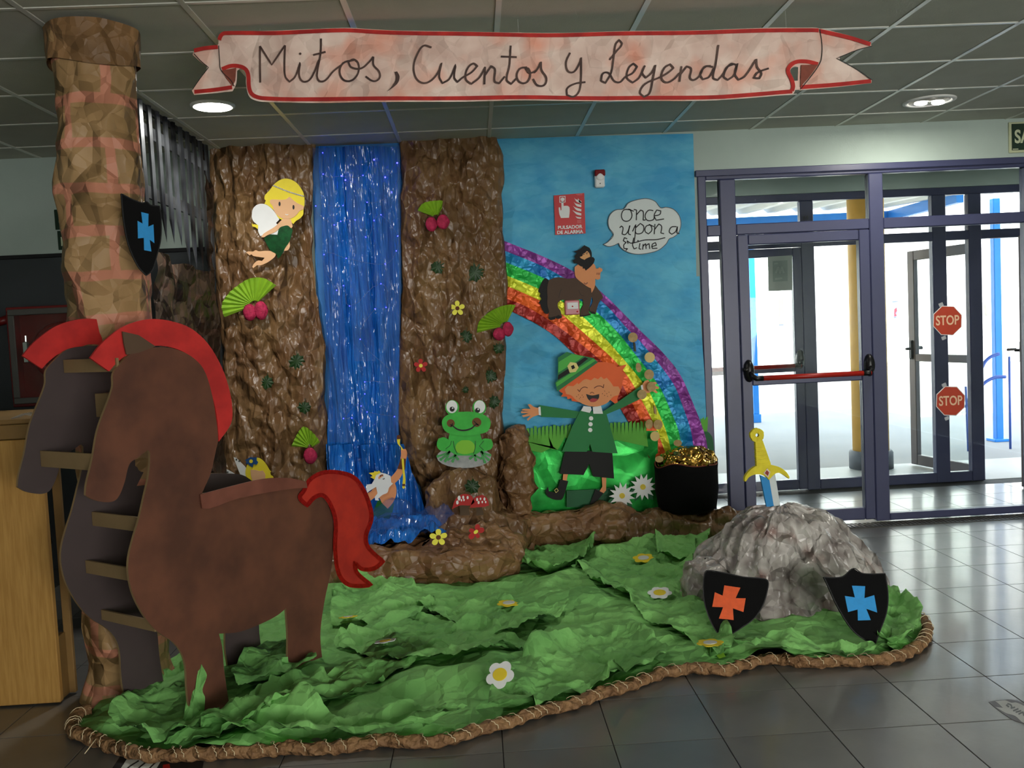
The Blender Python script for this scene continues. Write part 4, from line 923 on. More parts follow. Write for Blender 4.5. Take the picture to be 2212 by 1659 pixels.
# daisies
for (u, v, lab) in ((1344, 1071, 'white pointed paper daisy at the left of the pair by the pot'), (1389, 1052, 'white pointed paper daisy touching the black pot')):
    pl = YP(6.16 if u < 1360 else 6.17); c = pl.P(u, v); t = thing('paper_daisy', lab, 'flower', c, 'white paper daisies')
    pp = []
    for k in range(26):
        r = 29 if k % 2 == 0 else 17; a = 2*math.pi*k/26+.2; pp.append((u+r*math.cos(a), v+r*math.sin(a)*1.02))
    MB().sheet(pp, pl, .002).build('petals', m_wht, t); MB().dot(u, v, 6, pl.off(.004), n=18, thick=.004).build('flower_centre', M('daisy_yellow', (226, 200, 60), .6), t)
    for a0 in (.9, 2.1, 2.7):
        MB().sheet([(u+6*math.cos(a0), v+6*math.sin(a0)), (u+26*math.cos(a0-.2), v+26*math.sin(a0-.2)), (u+36*math.cos(a0), v+36*math.sin(a0)), (u+26*math.cos(a0+.2), v+26*math.sin(a0+.2))], pl.off(-.004), .002).build('leaf', m_dg, t)

# centaur
Ct = lambda pts: T(1150, 500, .13263, pts)
p = YP(6.305); ct = thing('paper_centaur', 'black-haired centaur cut-out standing on the rainbow', 'cut-out', p.P(1235, 690)); m_cb = M('centaur_brown', (76, 54, 38), .65, var=.06)
cut(ct, 'tail', Ct([(210, 755), (260, 785), (262, 900), (275, 1040), (250, 1150), (260, 1250), (285, 1290), (250, 1345), (205, 1335), (150, 1250), (130, 1180), (103, 1162), (150, 1100), (118, 1050), (132, 1010), (93, 972), (122, 900), (160, 820)]), p, m_bk, corner=35)
cut(ct, 'far_foreleg', Ct([(960, 1020), (1020, 870), (1080, 950), (1147, 1060), (1140, 1095), (1100, 1130), (1060, 1230), (1030, 1345), (985, 1325), (925, 1285), (930, 1260), (970, 1180), (985, 1120)]), p, m_cb)
cut(ct, 'hind_leg', Ct([(250, 1000), (245, 1200), (270, 1300), (265, 1400), (320, 1420), (380, 1405), (390, 1380), (485, 1395), (455, 1285), (420, 1240), (415, 1170), (450, 1130), (520, 1080), (400, 950)]), p.off(.001), m_cb)
cut(ct, 'foreleg', Ct([(780, 1000), (830, 1180), (790, 1270), (775, 1375), (880, 1370), (945, 1355), (920, 1300), (940, 1200), (970, 1040)]), p.off(.001), m_cb)
cut(ct, 'horse_body', Ct([(245, 900), (270, 790), (380, 750), (480, 750), (580, 770), (700, 762), (860, 850), (980, 930), (975, 1040), (940, 1090), (820, 1100), (700, 1115), (560, 1130), (500, 1115), (440, 1130), (340, 1180), (255, 1080)]), p.off(.002), m_cb)
b = MB().sheet(Ct([(262, 1390), (300, 1400), (370, 1380), (375, 1430), (300, 1445), (265, 1425)]), p.off(.0032), .002); b.sheet(Ct([(375, 1385), (430, 1360), (492, 1395), (430, 1425), (385, 1415)]), p.off(.0032), .002); b.sheet(Ct([(775, 1370), (870, 1360), (948, 1335), (950, 1362), (870, 1380), (785, 1392)]), p.off(.0032), .002); b.sheet(Ct([(918, 1265), (945, 1300), (1010, 1310), (1030, 1345), (970, 1340), (925, 1290)]), p.off(.0022), .002); b.build('hooves', m_bk, ct)
cut(ct, 'torso', Ct([(690, 640), (690, 580), (740, 540), (800, 500), (900, 480), (990, 520), (1025, 560), (1032, 600), (1070, 602), (1090, 585), (1138, 608), (1138, 642), (1112, 668), (1105, 770), (1060, 785), (1025, 770), (1022, 870), (1000, 940), (965, 1002), (955, 925), (900, 900), (830, 850), (750, 790), (700, 730)]), p.off(.005), m_skin2)
cut(ct, 'hair_and_beard', Ct([(845, 223), (930, 265), (962, 330), (970, 420), (990, 415), (1018, 452), (1000, 510), (940, 580), (870, 638), (850, 600), (822, 606), (820, 575), (785, 565), (720, 520), (680, 520), (655, 475), (700, 445), (685, 405), (725, 350), (675, 325), (760, 295)]), p.off(.008), m_bk, corner=35)
cut(ct, 'face', Ct([(890, 318), (925, 350), (945, 410), (880, 440), (850, 462), (790, 438), (772, 415), (815, 400), (820, 370), (860, 345)]), p.off(.0095), M('tan_face', (226, 168, 112), .7), .002, corner=30)
b = MB(); b.stroke(Ct([(820, 378), (850, 370)]), p.off(.011), 1.2, False); b.stroke(Ct([(870, 355), (905, 345)]), p.off(.011), 1.6, False); b.stroke(Ct([(882, 375), (895, 370)]), p.off(.011), 1.2, False); b.stroke(Ct([(480, 930), (450, 990), (430, 1080)]), p.off(.0032), .8); b.stroke(Ct([(755, 960), (790, 1030), (835, 1050)]), p.off(.0032), .8)
b.build('outlines', m_ink, ct)
b = MB(); 
for dx in (0, 22, 44): b.stroke(Ct([(1045+dx, 705), (1055+dx, 670)]), p.off(.0062), 1.1, False)
b.stroke(Ct([(840, 835), (870, 855), (900, 830)]), p.off(.0062), 2.5); b.build('finger_lines', M('skin_line', (150, 96, 76), .7), ct)

# fire sign, siren, call point
Zk = lambda pts: T(1060, 280, .26517, pts)
p = YP(6.325)
fs_ = thing('fire_alarm_sign', 'red and white fire alarm sign reading PULSADOR DE ALARMA', 'sign', p.P(1231, 463))
m_sr = M('sign_red', (196, 30, 34), .45, var=.05)
cut(fs_, 'plate', Zk([(514, 537), (762, 516), (773, 846), (526, 858)]), p, m_sr, .003, poly=True); pp = p.off(.0012)
b = MB(); b.stroke(Zk([(562, 546), (606, 543), (607, 590), (563, 593)]), pp, 2.0, False, True); q = Zk([(585, 568)])[0]; b.dot(q[0], q[1], 4.2, pp, n=20)
b.sheet(spline(Zk([(576, 582), (592, 581), (594, 622), (615, 620), (630, 622), (642, 632), (644, 665), (638, 718), (572, 720), (560, 690), (554, 645), (556, 632), (566, 634), (570, 660), (576, 655)]), True, 2, 30), pp, .0006)
for k in range(4):
    y = 560+k*38
    b.sheet(spline(Zk([(738, 700-(3-k)*34), (700, 690-(3-k)*34), (668+k*-1+ (3-k)*4, 655-(3-k)*34), (690, 668-(3-k)*34), (738, 682-(3-k)*34)]), True, 3, 60), pp, .0006)
b.sheet(spline(Zk([(738, 612), (720, 590), (710, 558), (728, 580), (738, 592)]), True, 3, 60), pp, .0006); b.sheet(spline(Zk([(735, 726), (705, 722), (690, 705), (710, 712), (738, 714)]), True, 3, 60), pp, .0006)
b.build('pictogram', m_wht, fs_)
print_text(fs_, 'lettering', 'PULSADOR', Zk([(547, 784), (747, 774), (748, 804), (548, 812)]), pp, m_wht, .03); print_text(fs_, 'lettering', 'DE ALARMA', Zk([(541, 824), (753, 814), (754, 844), (542, 851)]), pp, m_wht, .03)
b = MB(); b.stroke(Zk([(694, 527), (748, 522)]), pp, .8, False); b.stroke(Zk([(706, 534), (746, 530)]), pp, .8, False)
for k in range(3): b.stroke(Zk([(704, 741+k*9), (738, 739+k*9)]), pp, 1., False)
b.build('small_print', M('faded_print', (226, 130, 128), .6), fs_)
si = thing('alarm_siren', 'white wall siren with a red lens above the fire sign', 'alarm', (YP(6.32).P(1295, 386)))
q = [YP(6.30).P(*w) for w in Zk([(846, 345), (930, 470)])]
MB().cbox(q[0].x, q[1].x, 6.285, 6.34, q[1].z, q[0].z, .008).build('body', m_wht, si)
q2 = [YP(6.30).P(*w) for w in Zk([(844, 331), (931, 380)])]
b = MB().cbox(q2[0].x, q2[1].x, 6.275, 6.34, q2[1].z, q2[0].z, .006); b.build('red_lens', M('lens_red', (120, 16, 20), .2), si)
MB().ball((q2[0].x*.5+q2[1].x*.5, 6.285, q2[1].z-.002), .028, 14, 8, (1, .5, 1)).build('sounder', m_wht, si, True)
b = MB().ball(((q[0].x+q[1].x)/2, 6.284, q[1].z+.025), .004); b.build('screw', M('grey_metal', (96, 94, 90)), si)
cp = thing('call_point', 'pinkish-red fire alarm call point under the centaur', 'alarm', YP(6.3).P(1237, 664))
q = [YP(6.285).P(*w) for w in Zk([(603, 1392), (728, 1506)])]
MB().cbox(q[0].x, q[1].x, 6.285, 6.34, q[1].z, q[0].z, .006).build('body', M('call_red', (190, 104, 112), .35, var=.05), cp)
q = [YP(6.28).P(*w) for w in Zk([(622, 1410), (713, 1460)])]
MB().cbox(q[0].x, q[1].x, 6.279, 6.287, q[1].z, q[0].z, .003).build('glass_plate', m_wht, cp)
b = MB(); w = YP(6.278).P(*Zk([(667, 1440)])[0]); b.ball(w, .005, 8, 6); w = YP(6.284).P(*Zk([(706, 1482)])[0]); b.ball(w, .006, 8, 6); b.build('marks', m_sr, cp)

# speech bubble
p = YP(6.325); sbb = thing('speech_bubble', 'white cloud-shaped speech bubble with handwritten words', 'sign', p.P(1395, 490))
bub = [(918, 937), (960, 910), (1000, 855), (965, 800), (957, 740), (975, 690), (1020, 655), (1085, 645), (1120, 600), (1180, 575), (1270, 562), (1340, 585), (1385, 637), (1430, 632), (1490, 650), (1535, 700), (1550, 770), (1530, 840), (1490, 875), (1455, 890), (1430, 930), (1370, 980), (1290, 1005), (1190, 1015), (1110, 995), (1060, 960), (1043, 925), (1000, 945), (960, 952)]
cut(sbb, 'paper', Zk(bub), p, M('bubble_paper', (214, 222, 222), .7, var=.03), .003, corner=60)
MB().stroke(Zk(bub), p.off(.001), 1.5, True, True).build('outline', M('pencil_grey', (96, 100, 104), .7), sbb)
b = MB(); pp = p.off(.0012)
for s_ in ([(1140, 652), (1085, 655), (1065, 700), (1082, 740), (1125, 742), (1150, 705), (1138, 655), (1120, 648), (1165, 665)], [(1165, 650), (1188, 655), (1186, 738)], [(1186, 695), (1222, 655), (1242, 668), (1242, 738), (1262, 735)], [(1325, 660), (1285, 658), (1258, 700), (1275, 738), (1322, 735), (1335, 710)], [(1335, 702), (1378, 690), (1386, 662), (1352, 655), (1332, 700), (1348, 738), (1412, 728)],
           [(1050, 800), (1065, 785), (1078, 800), (1070, 850), (1095, 855), (1120, 825), (1134, 780), (1122, 845), (1142, 858)], [(1155, 830), (1182, 772), (1176, 860), (1168, 920)], [(1180, 800), (1220, 764), (1247, 790), (1235, 838), (1190, 848), (1178, 830)], [(1298, 776), (1266, 788), (1258, 828), (1285, 850), (1312, 820), (1305, 782), (1288, 772), (1330, 790)], [(1338, 768), (1332, 852)], [(1334, 815), (1370, 768), (1392, 788), (1386, 842), (1412, 848)], [(1515, 790), (1472, 795), (1455, 832), (1475, 852), (1505, 832), (1522, 788), (1516, 842), (1538, 848)],
           [(1112, 890), (1090, 880), (1080, 905), (1103, 920), (1084, 940), (1086, 968), (1115, 970), (1100, 985)], [(1120, 930), (1110, 905), (1145, 925), (1250, 900), (1350, 896), (1422, 880)], [(1166, 880), (1156, 940), (1168, 972), (1192, 962)], [(1216, 925), (1208, 970), (1225, 975)], [(1238, 978), (1242, 932)], [(1242, 950), (1262, 928), (1266, 972)], [(1264, 945), (1290, 928), (1296, 972)], [(1308, 955), (1350, 942), (1342, 920), (1316, 936), (1316, 968), (1358, 966)]):
    b.stroke(Zk(s_), pp, 2.3)
b.dot(*Zk([(1200, 905)])[0], 1.6, pp); b.build('lettering', M('marker_black', (30, 30, 34), .6), sbb)
# coins falling along the rainbow
m_coin = M('cork_gold', (176, 146, 84), .5, rgb2=(150, 120, 62), scale=30); m_coin2 = M('pale_gold', (214, 186, 112), .5, var=.08)
for k, (x, y, rx, ry, a, mt, lab) in enumerate([(980, 92, 33, 34, 0, m_coin, 'topmost of the falling coins'), (1096, 230, 35, 36, 0, m_coin2, 'pale coin on the purple band'), (1019, 300, 19, 34, -.15, m_coin, 'narrow tilted coin on the green band'), (1092, 348, 33, 35, 0, m_coin, 'coin just above the raised hand'), (1107, 432, 30, 34, .1, m_coin, 'coin held in front of the raised hand'), (1042, 485, 33, 33, 0, m_coin, 'coin against the sleeve cuff'), (1092, 690, 26, 33, .1, m_coin, 'left coin of the lower trio'), (1153, 693, 31, 34, 0, m_coin, 'right coin of the lower trio'), (1132, 773, 32, 34, 0, m_coin2, 'lowest falling coin, above the pot')]):
    u, v = Lp([(x, y)])[0]; pl = YP(6.20); c = pl.P(u, v); t = thing('paper_coin', 'round gold card '+lab, 'coin', c, 'gold coins falling to the pot')
    MB().dot(u, v, rx*.3135, pl, ry*.3135, 24, .005, a).build('disc', mt, t); MB().dot(u, v, rx*.24, pl.off(.0012), ry*.24, 24, .003, a).build('embossing', mt, t)
t = thing('paper_coin', 'dark gold coin seen edge-on beside the purple band', 'coin', YP(6.2).P(1370, 750), 'gold coins falling to the pot')
cut(t, 'disc', Lp([(985, 125), (997, 130), (1002, 190), (990, 188)]), YP(6.21), M('dark_card', (60, 54, 40), .6), .03)
t = thing('paper_coin', 'green-gold coin seen edge-on above the lower trio', 'coin', YP(6.2).P(1416, 890), 'gold coins falling to the pot')
cut(t, 'disc', Lp([(1124, 560), (1140, 580), (1142, 625), (1128, 615)]), YP(6.21), m_coin, .03)
# ================================================================== ROCKS AND POT
def blob(name, parent, c, r, seed, mat, amp=.05, cell=.16, sup=.8, nu=90, nv=50, zmin=-.0, squash=None, fold=None):
    """crumpled paper lump on a super-ellipsoid"""
    th = np.linspace(0.02, math.pi-.02, nv); ph = np.linspace(0, 2*math.pi, nu, endpoint=False)
    TH, PH = np.meshgrid(th, ph, indexing='ij')
    sp = lambda x: np.sign(x)*np.abs(x)**sup
    d = np.stack([sp(np.sin(TH)*np.cos(PH)), sp(np.sin(TH)*np.sin(PH)), sp(np.cos(TH))], -1).reshape(-1, 3)
    co = d*np.array(r)
    nn = d/np.array(r); nn /= np.linalg.norm(nn, axis=1)[:, None]
    h = crumple(co, cell, seed)+.5*crumple(co, cell*.45, seed+1)+.25*crumple(co, cell*.2, seed+2)+.6*vnoise(co, cell*2, seed+3)
    if fold: h = h+fold(co)
    co = co+nn*(h*amp)[:, None]+np.array(c)
    co[:, 2] = np.maximum(co[:, 2], zmin)
    return mesh_obj(name, co, [tuple(reversed(f)) for f in grid_faces(nu, nv, True)], mat, parent, True)
def lump(label, c, r, seed, mat=None, name='paper_rock', **k):
    o = blob(name, None, c, r, seed, mat or m_kraft2, **k); tag(o, label, 'rock', 'crumpled kraft paper rocks'); return o
lump('round crumpled kraft rock under the frog, with the toadstools', (-.135, 5.99, .40), (.25, .20, .175), 71, m_kraft, amp=.028)
lump('tall kraft paper pillar between the frog and the meadow', (.235, 6.19, .52), (.105, .12, .34), 72, m_kraft2, amp=.026, cell=.10)
lump('dark paper rock base behind the pool under the toadstools', (-.1, 5.92, .17), (.34, .25, .19), 73, m_kraft, amp=.03)
lump('long low front mound of kraft paper by the horse tail', (-.36, 5.52, .08), (.56, .25, .145), 74, m_kraft2, amp=.042, cell=.18)
lump('lighter kraft paper fold at the right end of the front mound', (-.06, 5.60, .12), (.26, .20, .17), 75, m_kraft2, amp=.042, cell=.15)
lump('kraft paper heap behind the horse rump', (-.93, 5.62, .08), (.34, .26, .14), 76, m_kraft, amp=.03)
lump('kraft paper ledge under the leprechaun', (.60, 6.16, .10), (.52, .16, .15), 77, m_kraft2, amp=.032, cell=.15, sup=.6)
lump('kraft paper ledge carrying the black pot', (1.32, 6.12, .08), (.42, .19, .15), 78, m_kraft, amp=.032, cell=.15, sup=.6)
lump('small kraft paper end piece between pot and stone', (1.72, 6.10, .06), (.17, .17, .13), 79, m_kraft, amp=.025, cell=.12)
lump('small kraft paper wad joining the front mound and the ledge', (.14, 5.98, .12), (.16, .2, .14), 80, m_kraft2, amp=.025, cell=.12)

pt = thing('pot_of_gold', 'black pot heaped with crumpled gold foil at the rainbow foot', 'pot', (1.37, 6.12, .2))
cx, cy = 1.37, 6.10
vv = []; nu = 40
prof = [(.0, .215), (.17, .215), (.195, .24), (.212, .36), (.21, .50), (.214, .535), (.205, .54), (.195, .50), (.0, .48)]
for r, z in prof:
    for k in range(nu):
        a = 2*math.pi*k/nu; w = (.012*math.sin(3*a+1)+.008*math.sin(5*a)) if z > .45 else 0
        vv.append((cx+r*1.0*math.cos(a), cy+r*.88*math.sin(a), z+w))
mesh_obj('pot', vv, [tuple(f) for f in grid_faces(nu, len(prof), True)], M('black_felt', (9, 9, 10), .9, var=.2, bump=.3, bscale=80, spec=.12), pt, True)
m_gold = M('gold_foil', (212, 164, 78), .16, metal=1., var=.15, crease=.5, cscale=10)
blob('gold_foil', pt, (cx, cy, .535), (.185, .155, .10), 83, m_gold, amp=.02, cell=.09)
MB().tube([(cx+.206*math.cos(a), cy+.182*math.sin(a), .54+.012*math.sin(3*a+1)+.008*math.sin(5*a)) for a in [2*math.pi*k/40 for k in range(41)]], .004, 6, False).build('rim_edge', M('rust_edge', (110, 50, 30), .7), pt, True)
for (u, v) in ((1424, 992), (1520, 1002), (1464, 957)):
    c = YP(6.0).P(u, v); MB().dot(u, v, 9, YP(6.0), 7, 18, .003).build('coin', m_coin, pt)

# ================================================================== LAWN
rope_px = [(198, 1536), (172.5, 1543), (158, 1564), (162, 1583), (187, 1591), (213, 1602), (240, 1612), (272, 1623), (312, 1632), (367, 1631), (440, 1629), (514, 1626), (572, 1621), (664, 1617), (757, 1613), (818, 1603), (880, 1604), (941, 1602), (987, 1596), (1018, 1582), (1079, 1567), (1125, 1553), (1161, 1541), (1243, 1519), (1308, 1495), (1357, 1481), (1405, 1463), (1438, 1452), (1503, 1446), (1568, 1448), (1600, 1441), (1633, 1430), (1682, 1424), (1738, 1431), (1800, 1430), (1849, 1428), (1932, 1421), (1982, 1399), (2001, 1371), (2001, 1347), (1985, 1333), (1965, 1326)]
rope = [Vector((fl(u, v, .022).x, fl(u, v, .022).y, 0)) for u, v in spline(rope_px, False, 4, 170)]
lawn_poly = [(p.x, p.y) for p in rope]+[(2.05, 4.6), (1.98, 5.0), (1.75, 5.4), (1.72, 6.0), (1.5, 6.16), (.1, 6.16), (-.3, 5.75), (-1.0, 5.6), (-1.3, 5.2), (-1.4, 4.6), (-1.62, 4.05)]
m_grass = M('green_crepe', (134, 196, 110), .72, rgb2=(112, 174, 94), scale=2.4, crease=.34, cscale=6.5, spec=.3)
lawn = thing('paper_lawn', 'crumpled green paper spread over the floor as a lawn', 'lawn', (.3, 4.6, 0))
ridge = lambda q: .05*np.clip(vnoise(q, .55, 5), -.2, 1)
o_, BASE = patch(lawn, 'base_sheet', lawn_poly, .012, m_grass, .054, .22, 91, .016, zfun=lambda q: ridge(q))
def ground_z(q):
    q = np.atleast_2d(q); out = np.empty(len(q))
    for i in range(0, len(q), 500): out[i:i+500] = BASE[np.argmin(((q[i:i+500, None, :]-BASE[None, ::3, :2])**2).sum(-1), 1)*3, 2]
    return out
over = [
 ([(1237, 1250), (1290, 1212), (1400, 1180), (1500, 1170), (1500, 1300), (1590, 1400), (1560, 1432), (1440, 1372), (1300, 1297)], .05),
 ([(400, 1575), (560, 1505), (690, 1475), (800, 1430), (890, 1418), (900, 1450), (760, 1505), (640, 1545), (520, 1605)], .06),
 ([(1110, 1445), (1330, 1378), (1390, 1385), (1445, 1425), (1390, 1462), (1250, 1512), (1120, 1540), (1050, 1545)], .06),
 ([(360, 1612), (480, 1570), (660, 1540), (760, 1562), (900, 1552), (1010, 1560), (960, 1588), (700, 1603), (450, 1620)], .07),
 ([(215, 1598), (290, 1510), (420, 1450), (480, 1465), (460, 1560), (330, 1618)], .06),
 ([(500, 1480), (560, 1420), (635, 1410), (690, 1450), (600, 1490), (520, 1510)], .07),
 ([(715, 1300), (800, 1262), (880, 1275), (940, 1300), (900, 1340), (720, 1350)], .07),
 ([(1560, 1440), (1640, 1400), (1780, 1395), (1890, 1400), (1960, 1330), (1995, 1350), (1960, 1400), (1720, 1424)], .02),
 ([(1410, 1150), (1470, 1142), (1540, 1160), (1520, 1230), (1430, 1225)], .06),
 ([(720, 1395), (850, 1340), (1010, 1345), (1150, 1400), (1040, 1440), (880, 1450)], .03),
 ([(1110, 1195), (1200, 1172), (1290, 1178), (1250, 1240), (1140, 1250)], .07),
 ([(900, 1310), (1010, 1290), (1130, 1330), (1230, 1330), (1120, 1380), (980, 1360)], .03),
 ([(1900, 1300), (1945, 1295), (1990, 1345), (1960, 1390), (1895, 1400)], .09)]
def inside(q, poly):
    P = np.array(poly); B = np.roll(P, -1, 0); r = np.zeros(len(q), bool)
    for a, b_ in zip(P, B):
        c = (a[1] > q[:, 1]) != (b_[1] > q[:, 1])
        with np.errstate(divide='ignore', invalid='ignore'): xi = (b_[0]-a[0])*(q[:, 1]-a[1])/(b_[1]-a[1])+a[0]
        r ^= c & (q[:, 0] < xi)
    return r
TOPS = [BASE]
for k, (px, rim) in enumerate(over):
    P = fo(spline(px, True, 3, 60), .04); P = np.array(P)
    P = P+np.stack([vnoise(P, .09, 200+k), vnoise(P, .09, 300+k)], 1)*.018
    ins = inside(P, lawn_poly); P = P[ins] if ins.sum() > 8 else P
    o_, co = patch(lawn, 'overlapping_sheet', P.tolist(), .006, m_grass, .05, .14, 110+3*k, .013, rim=rim, zfun=lambda q: ground_z(q)*.85)
    TOPS.append(co)
TOPS = np.concatenate(TOPS)
def top_z(x, y, r=.05):
    d = np.hypot(TOPS[:, 0]-x, TOPS[:, 1]-y); m = d < r
    return float(TOPS[m, 2].max()) if m.any() else .03
# upright torn piece on the horse's front leg
sp_ = Plane((-1.10, 3.62, 0), (.5, -.85, .1)); 
q = spline([(432, 1418), (438, 1440), (445, 1462), (437, 1490), (443, 1510), (436, 1552), (415, 1585), (385, 1590), (398, 1540), (405, 1500), (425, 1468), (428, 1440)], True, 4, 70)
fr = [sp_.P(*w) for w in q]; c = sum(fr, Vector())/len(fr)
co = np.array([c[:]]+[w[:] for w in fr]); n = len(fr)
co[1:, 1] += crumple(co[1:, [0, 2]], .05, 7)*.015; co[0, 1] -= .03
co = np.concatenate([co, co+[0, .004, 0]])
mesh_obj('torn_tip', co, [(0, 1+i, 1+(i+1) % n) for i in range(n)]+[(n+1, n+2+(i+1) % n, n+2+i) for i in range(n)], m_grass, lawn, False)
bl_ = cut(lawn, 'folded_tab', [(608, 1420), (622, 1419), (627, 1466), (610, 1464)], Plane((-.86, 3.95, 0), (.5, -.85, .1)), m_grass, .003, poly=True)

# twisted paper border rope
rp_ = thing('paper_rope', 'twisted brown kraft paper rope bound with twine edging the lawn', 'rope', (0, 3.4, 0))
pts = np.array([p[:] for p in rope]); s = np.concatenate([[0], np.cumsum(np.linalg.norm(np.diff(pts, axis=0), axis=1))])
n = int(s[-1]/.009); tt = np.linspace(0, s[-1], n); cen = np.stack([np.interp(tt, s, pts[:, i]) for i in range(3)], 1)
tan = np.gradient(cen, axis=0); tan /= np.linalg.norm(tan, axis=1)[:, None]; side = np.stack([-tan[:, 1], tan[:, 0], np.zeros(n)], 1)
K = 14; co = []
nz = vnoise(np.stack([tt, tt*0], 1), .07, 3); nz2 = vnoise(np.stack([tt, tt*0+3], 1), .18, 4)
for i in range(n):
    for k in range(K):
        a = 2*math.pi*k/K; rr = .023*(1+.16*math.cos(2*a-tt[i]*85+nz[i]*2)+.10*math.cos(3*a+tt[i]*55)+.22*nz[i]*math.cos(a*1+2)+.14*nz2[i])
        co.append(cen[i]+side[i]*math.cos(a)*rr+np.array([0, 0, .024+math.sin(a)*rr]))
co = np.array(co); co[:, 2] = np.maximum(co[:, 2], .001)
mesh_obj('paper_roll', co, [tuple(reversed(f)) for f in grid_faces(K, n, True)], M('rope_kraft', (152, 116, 78), .7, rgb2=(118, 86, 56), scale=22, crease=.5, cscale=30), rp_, True)
m_tw = M('twine', (222, 204, 166), .8)
ss = .03; random.seed(9); kk = 0
while ss < s[-1]-.05:
    i0 = int(ss/s[-1]*n); turn = []
    for j in range(17):
        a = -.5+math.pi*1.15*j/16; i = min(n-1, i0+int(j*.36)); rr = .0285
        turn.append(cen[i]+side[i]*math.cos(a)*rr+np.array([0, 0, .024+math.sin(a)*rr]))
    MB().tube(turn, .0017, 5).build('twine_wrap', m_tw, rp_, True)
    ss += random.choice([.05, .06, .07, .09, .03, .1])
for (u, v, du, dv) in ((170, 1570, -25, -5), (205, 1600, -22, 28), (235, 1530, 8, -28)):
    a = fl(u, v, .03); b_ = fl(u+du, v+dv, .03)
    MB().tube([a, (a+b_)/2+Vector((.02, .01, .025)), b_], .0017, 5).build('twine_end', m_tw, rp_, True)

# flowers lying on the lawn
def lawn_flower(u, v, r, main, cen_, label, tilt, ax, lobes=6):
    g = fl(u, v, .06); z = top_z(g.x, g.y, .06); g = fl(u, v, z); z = top_z(g.x, g.y, .05)+.004+abs(math.sin(tilt))*r*.75; g = fl(u, v, z)
    c = Vector((g.x, g.y, z)); t = thing('lawn_flower', label, 'flower', c, 'card flowers scattered on the lawn')
    ex = Vector((math.cos(ax), math.sin(ax), 0)); ey = Vector((-math.sin(ax)*math.cos(tilt), math.cos(ax)*math.cos(tilt), math.sin(tilt))); nn = ex.cross(ey)
    def disc(rad, lob, dep, off, mat, nm, n=42, ecc=1.):
        o = []
        for k in range(n):
            a = 2*math.pi*k/n; rr = rad*(1-dep+dep*abs(math.cos(lob*a/2))**.6) if lob else rad
            o.append(c+nn*off+ex*(rr*math.cos(a))+ey*(rr*math.sin(a)*ecc))
        MB().add(o+[w-nn*.0025 for w in o], [tuple(range(n)), tuple(2*n-1-i for i in range(n))]+[(i, n+i, n+(i+1) % n, (i+1) % n) for i in range(n)]).build(nm, mat, t)
    disc(r, lobes, .32, 0, main, 'petals'); disc(r*.5, 0, 0, .0022, cen_, 'flower_centre', 24, .9)
m_sy = M('sun_yellow_card', (232, 206, 44), .6, var=.05); m_gw = M('grey_white_card', (206, 210, 204), .6)
lawn_flower(1080, 1457, .060, m_wht, m_sy, 'large white flower with yellow centre at the front of the lawn', .75, -.5, 5)
lawn_flower(832, 1384, .052, m_wht, m_sy, 'white flower with yellow centre behind the horse hind leg', -.18, .5, 6)
lawn_flower(1425, 1280, .064, m_wht, m_sy, 'white flower with yellow centre left of the stone', .22, -.3, 6)
lawn_flower(1099, 1302, .062, m_sy, m_gw, 'yellow flower with grey centre in front of the brown mound', 0.0, .3, 6)
lawn_flower(1187, 1380, .062, m_sy, m_gw, 'yellow flower with grey centre in the middle of the lawn', -.10, 0, 6)
lawn_flower(1534, 1388, .060, m_sy, m_gw, 'yellow flower at the tip of the orange-cross shield', -.06, .1, 6)
lawn_flower(1390, 1205, .066, m_sy, m_gw, 'yellow flower farthest back on the lawn', .18, -.4, 6)
lawn_flower(752, 1332, .048, m_sy, m_gw, 'yellow flower right behind the horse rump, partly tucked under paper', -.2, .2, 6)
cut(lawn, 'yellow_leaf', [(1530, 1395), (1556, 1398), (1580, 1440), (1562, 1432)], Plane((1.0, 4.0, .07), (0, -.15, 1)), M('lime_card', (150, 200, 60), .6), .002, poly=True)

# ================================================================== STONE, SWORD, SHIELDS
m_stone = M('grey_paper_rock', (214, 209, 203), .30, rgb2=(128, 118, 114), scale=5, crease=.62, cscale=6, spec=.55)
nt = m_stone.node_tree; N = nt.nodes; L = nt.links; bs = N['Principled BSDF']
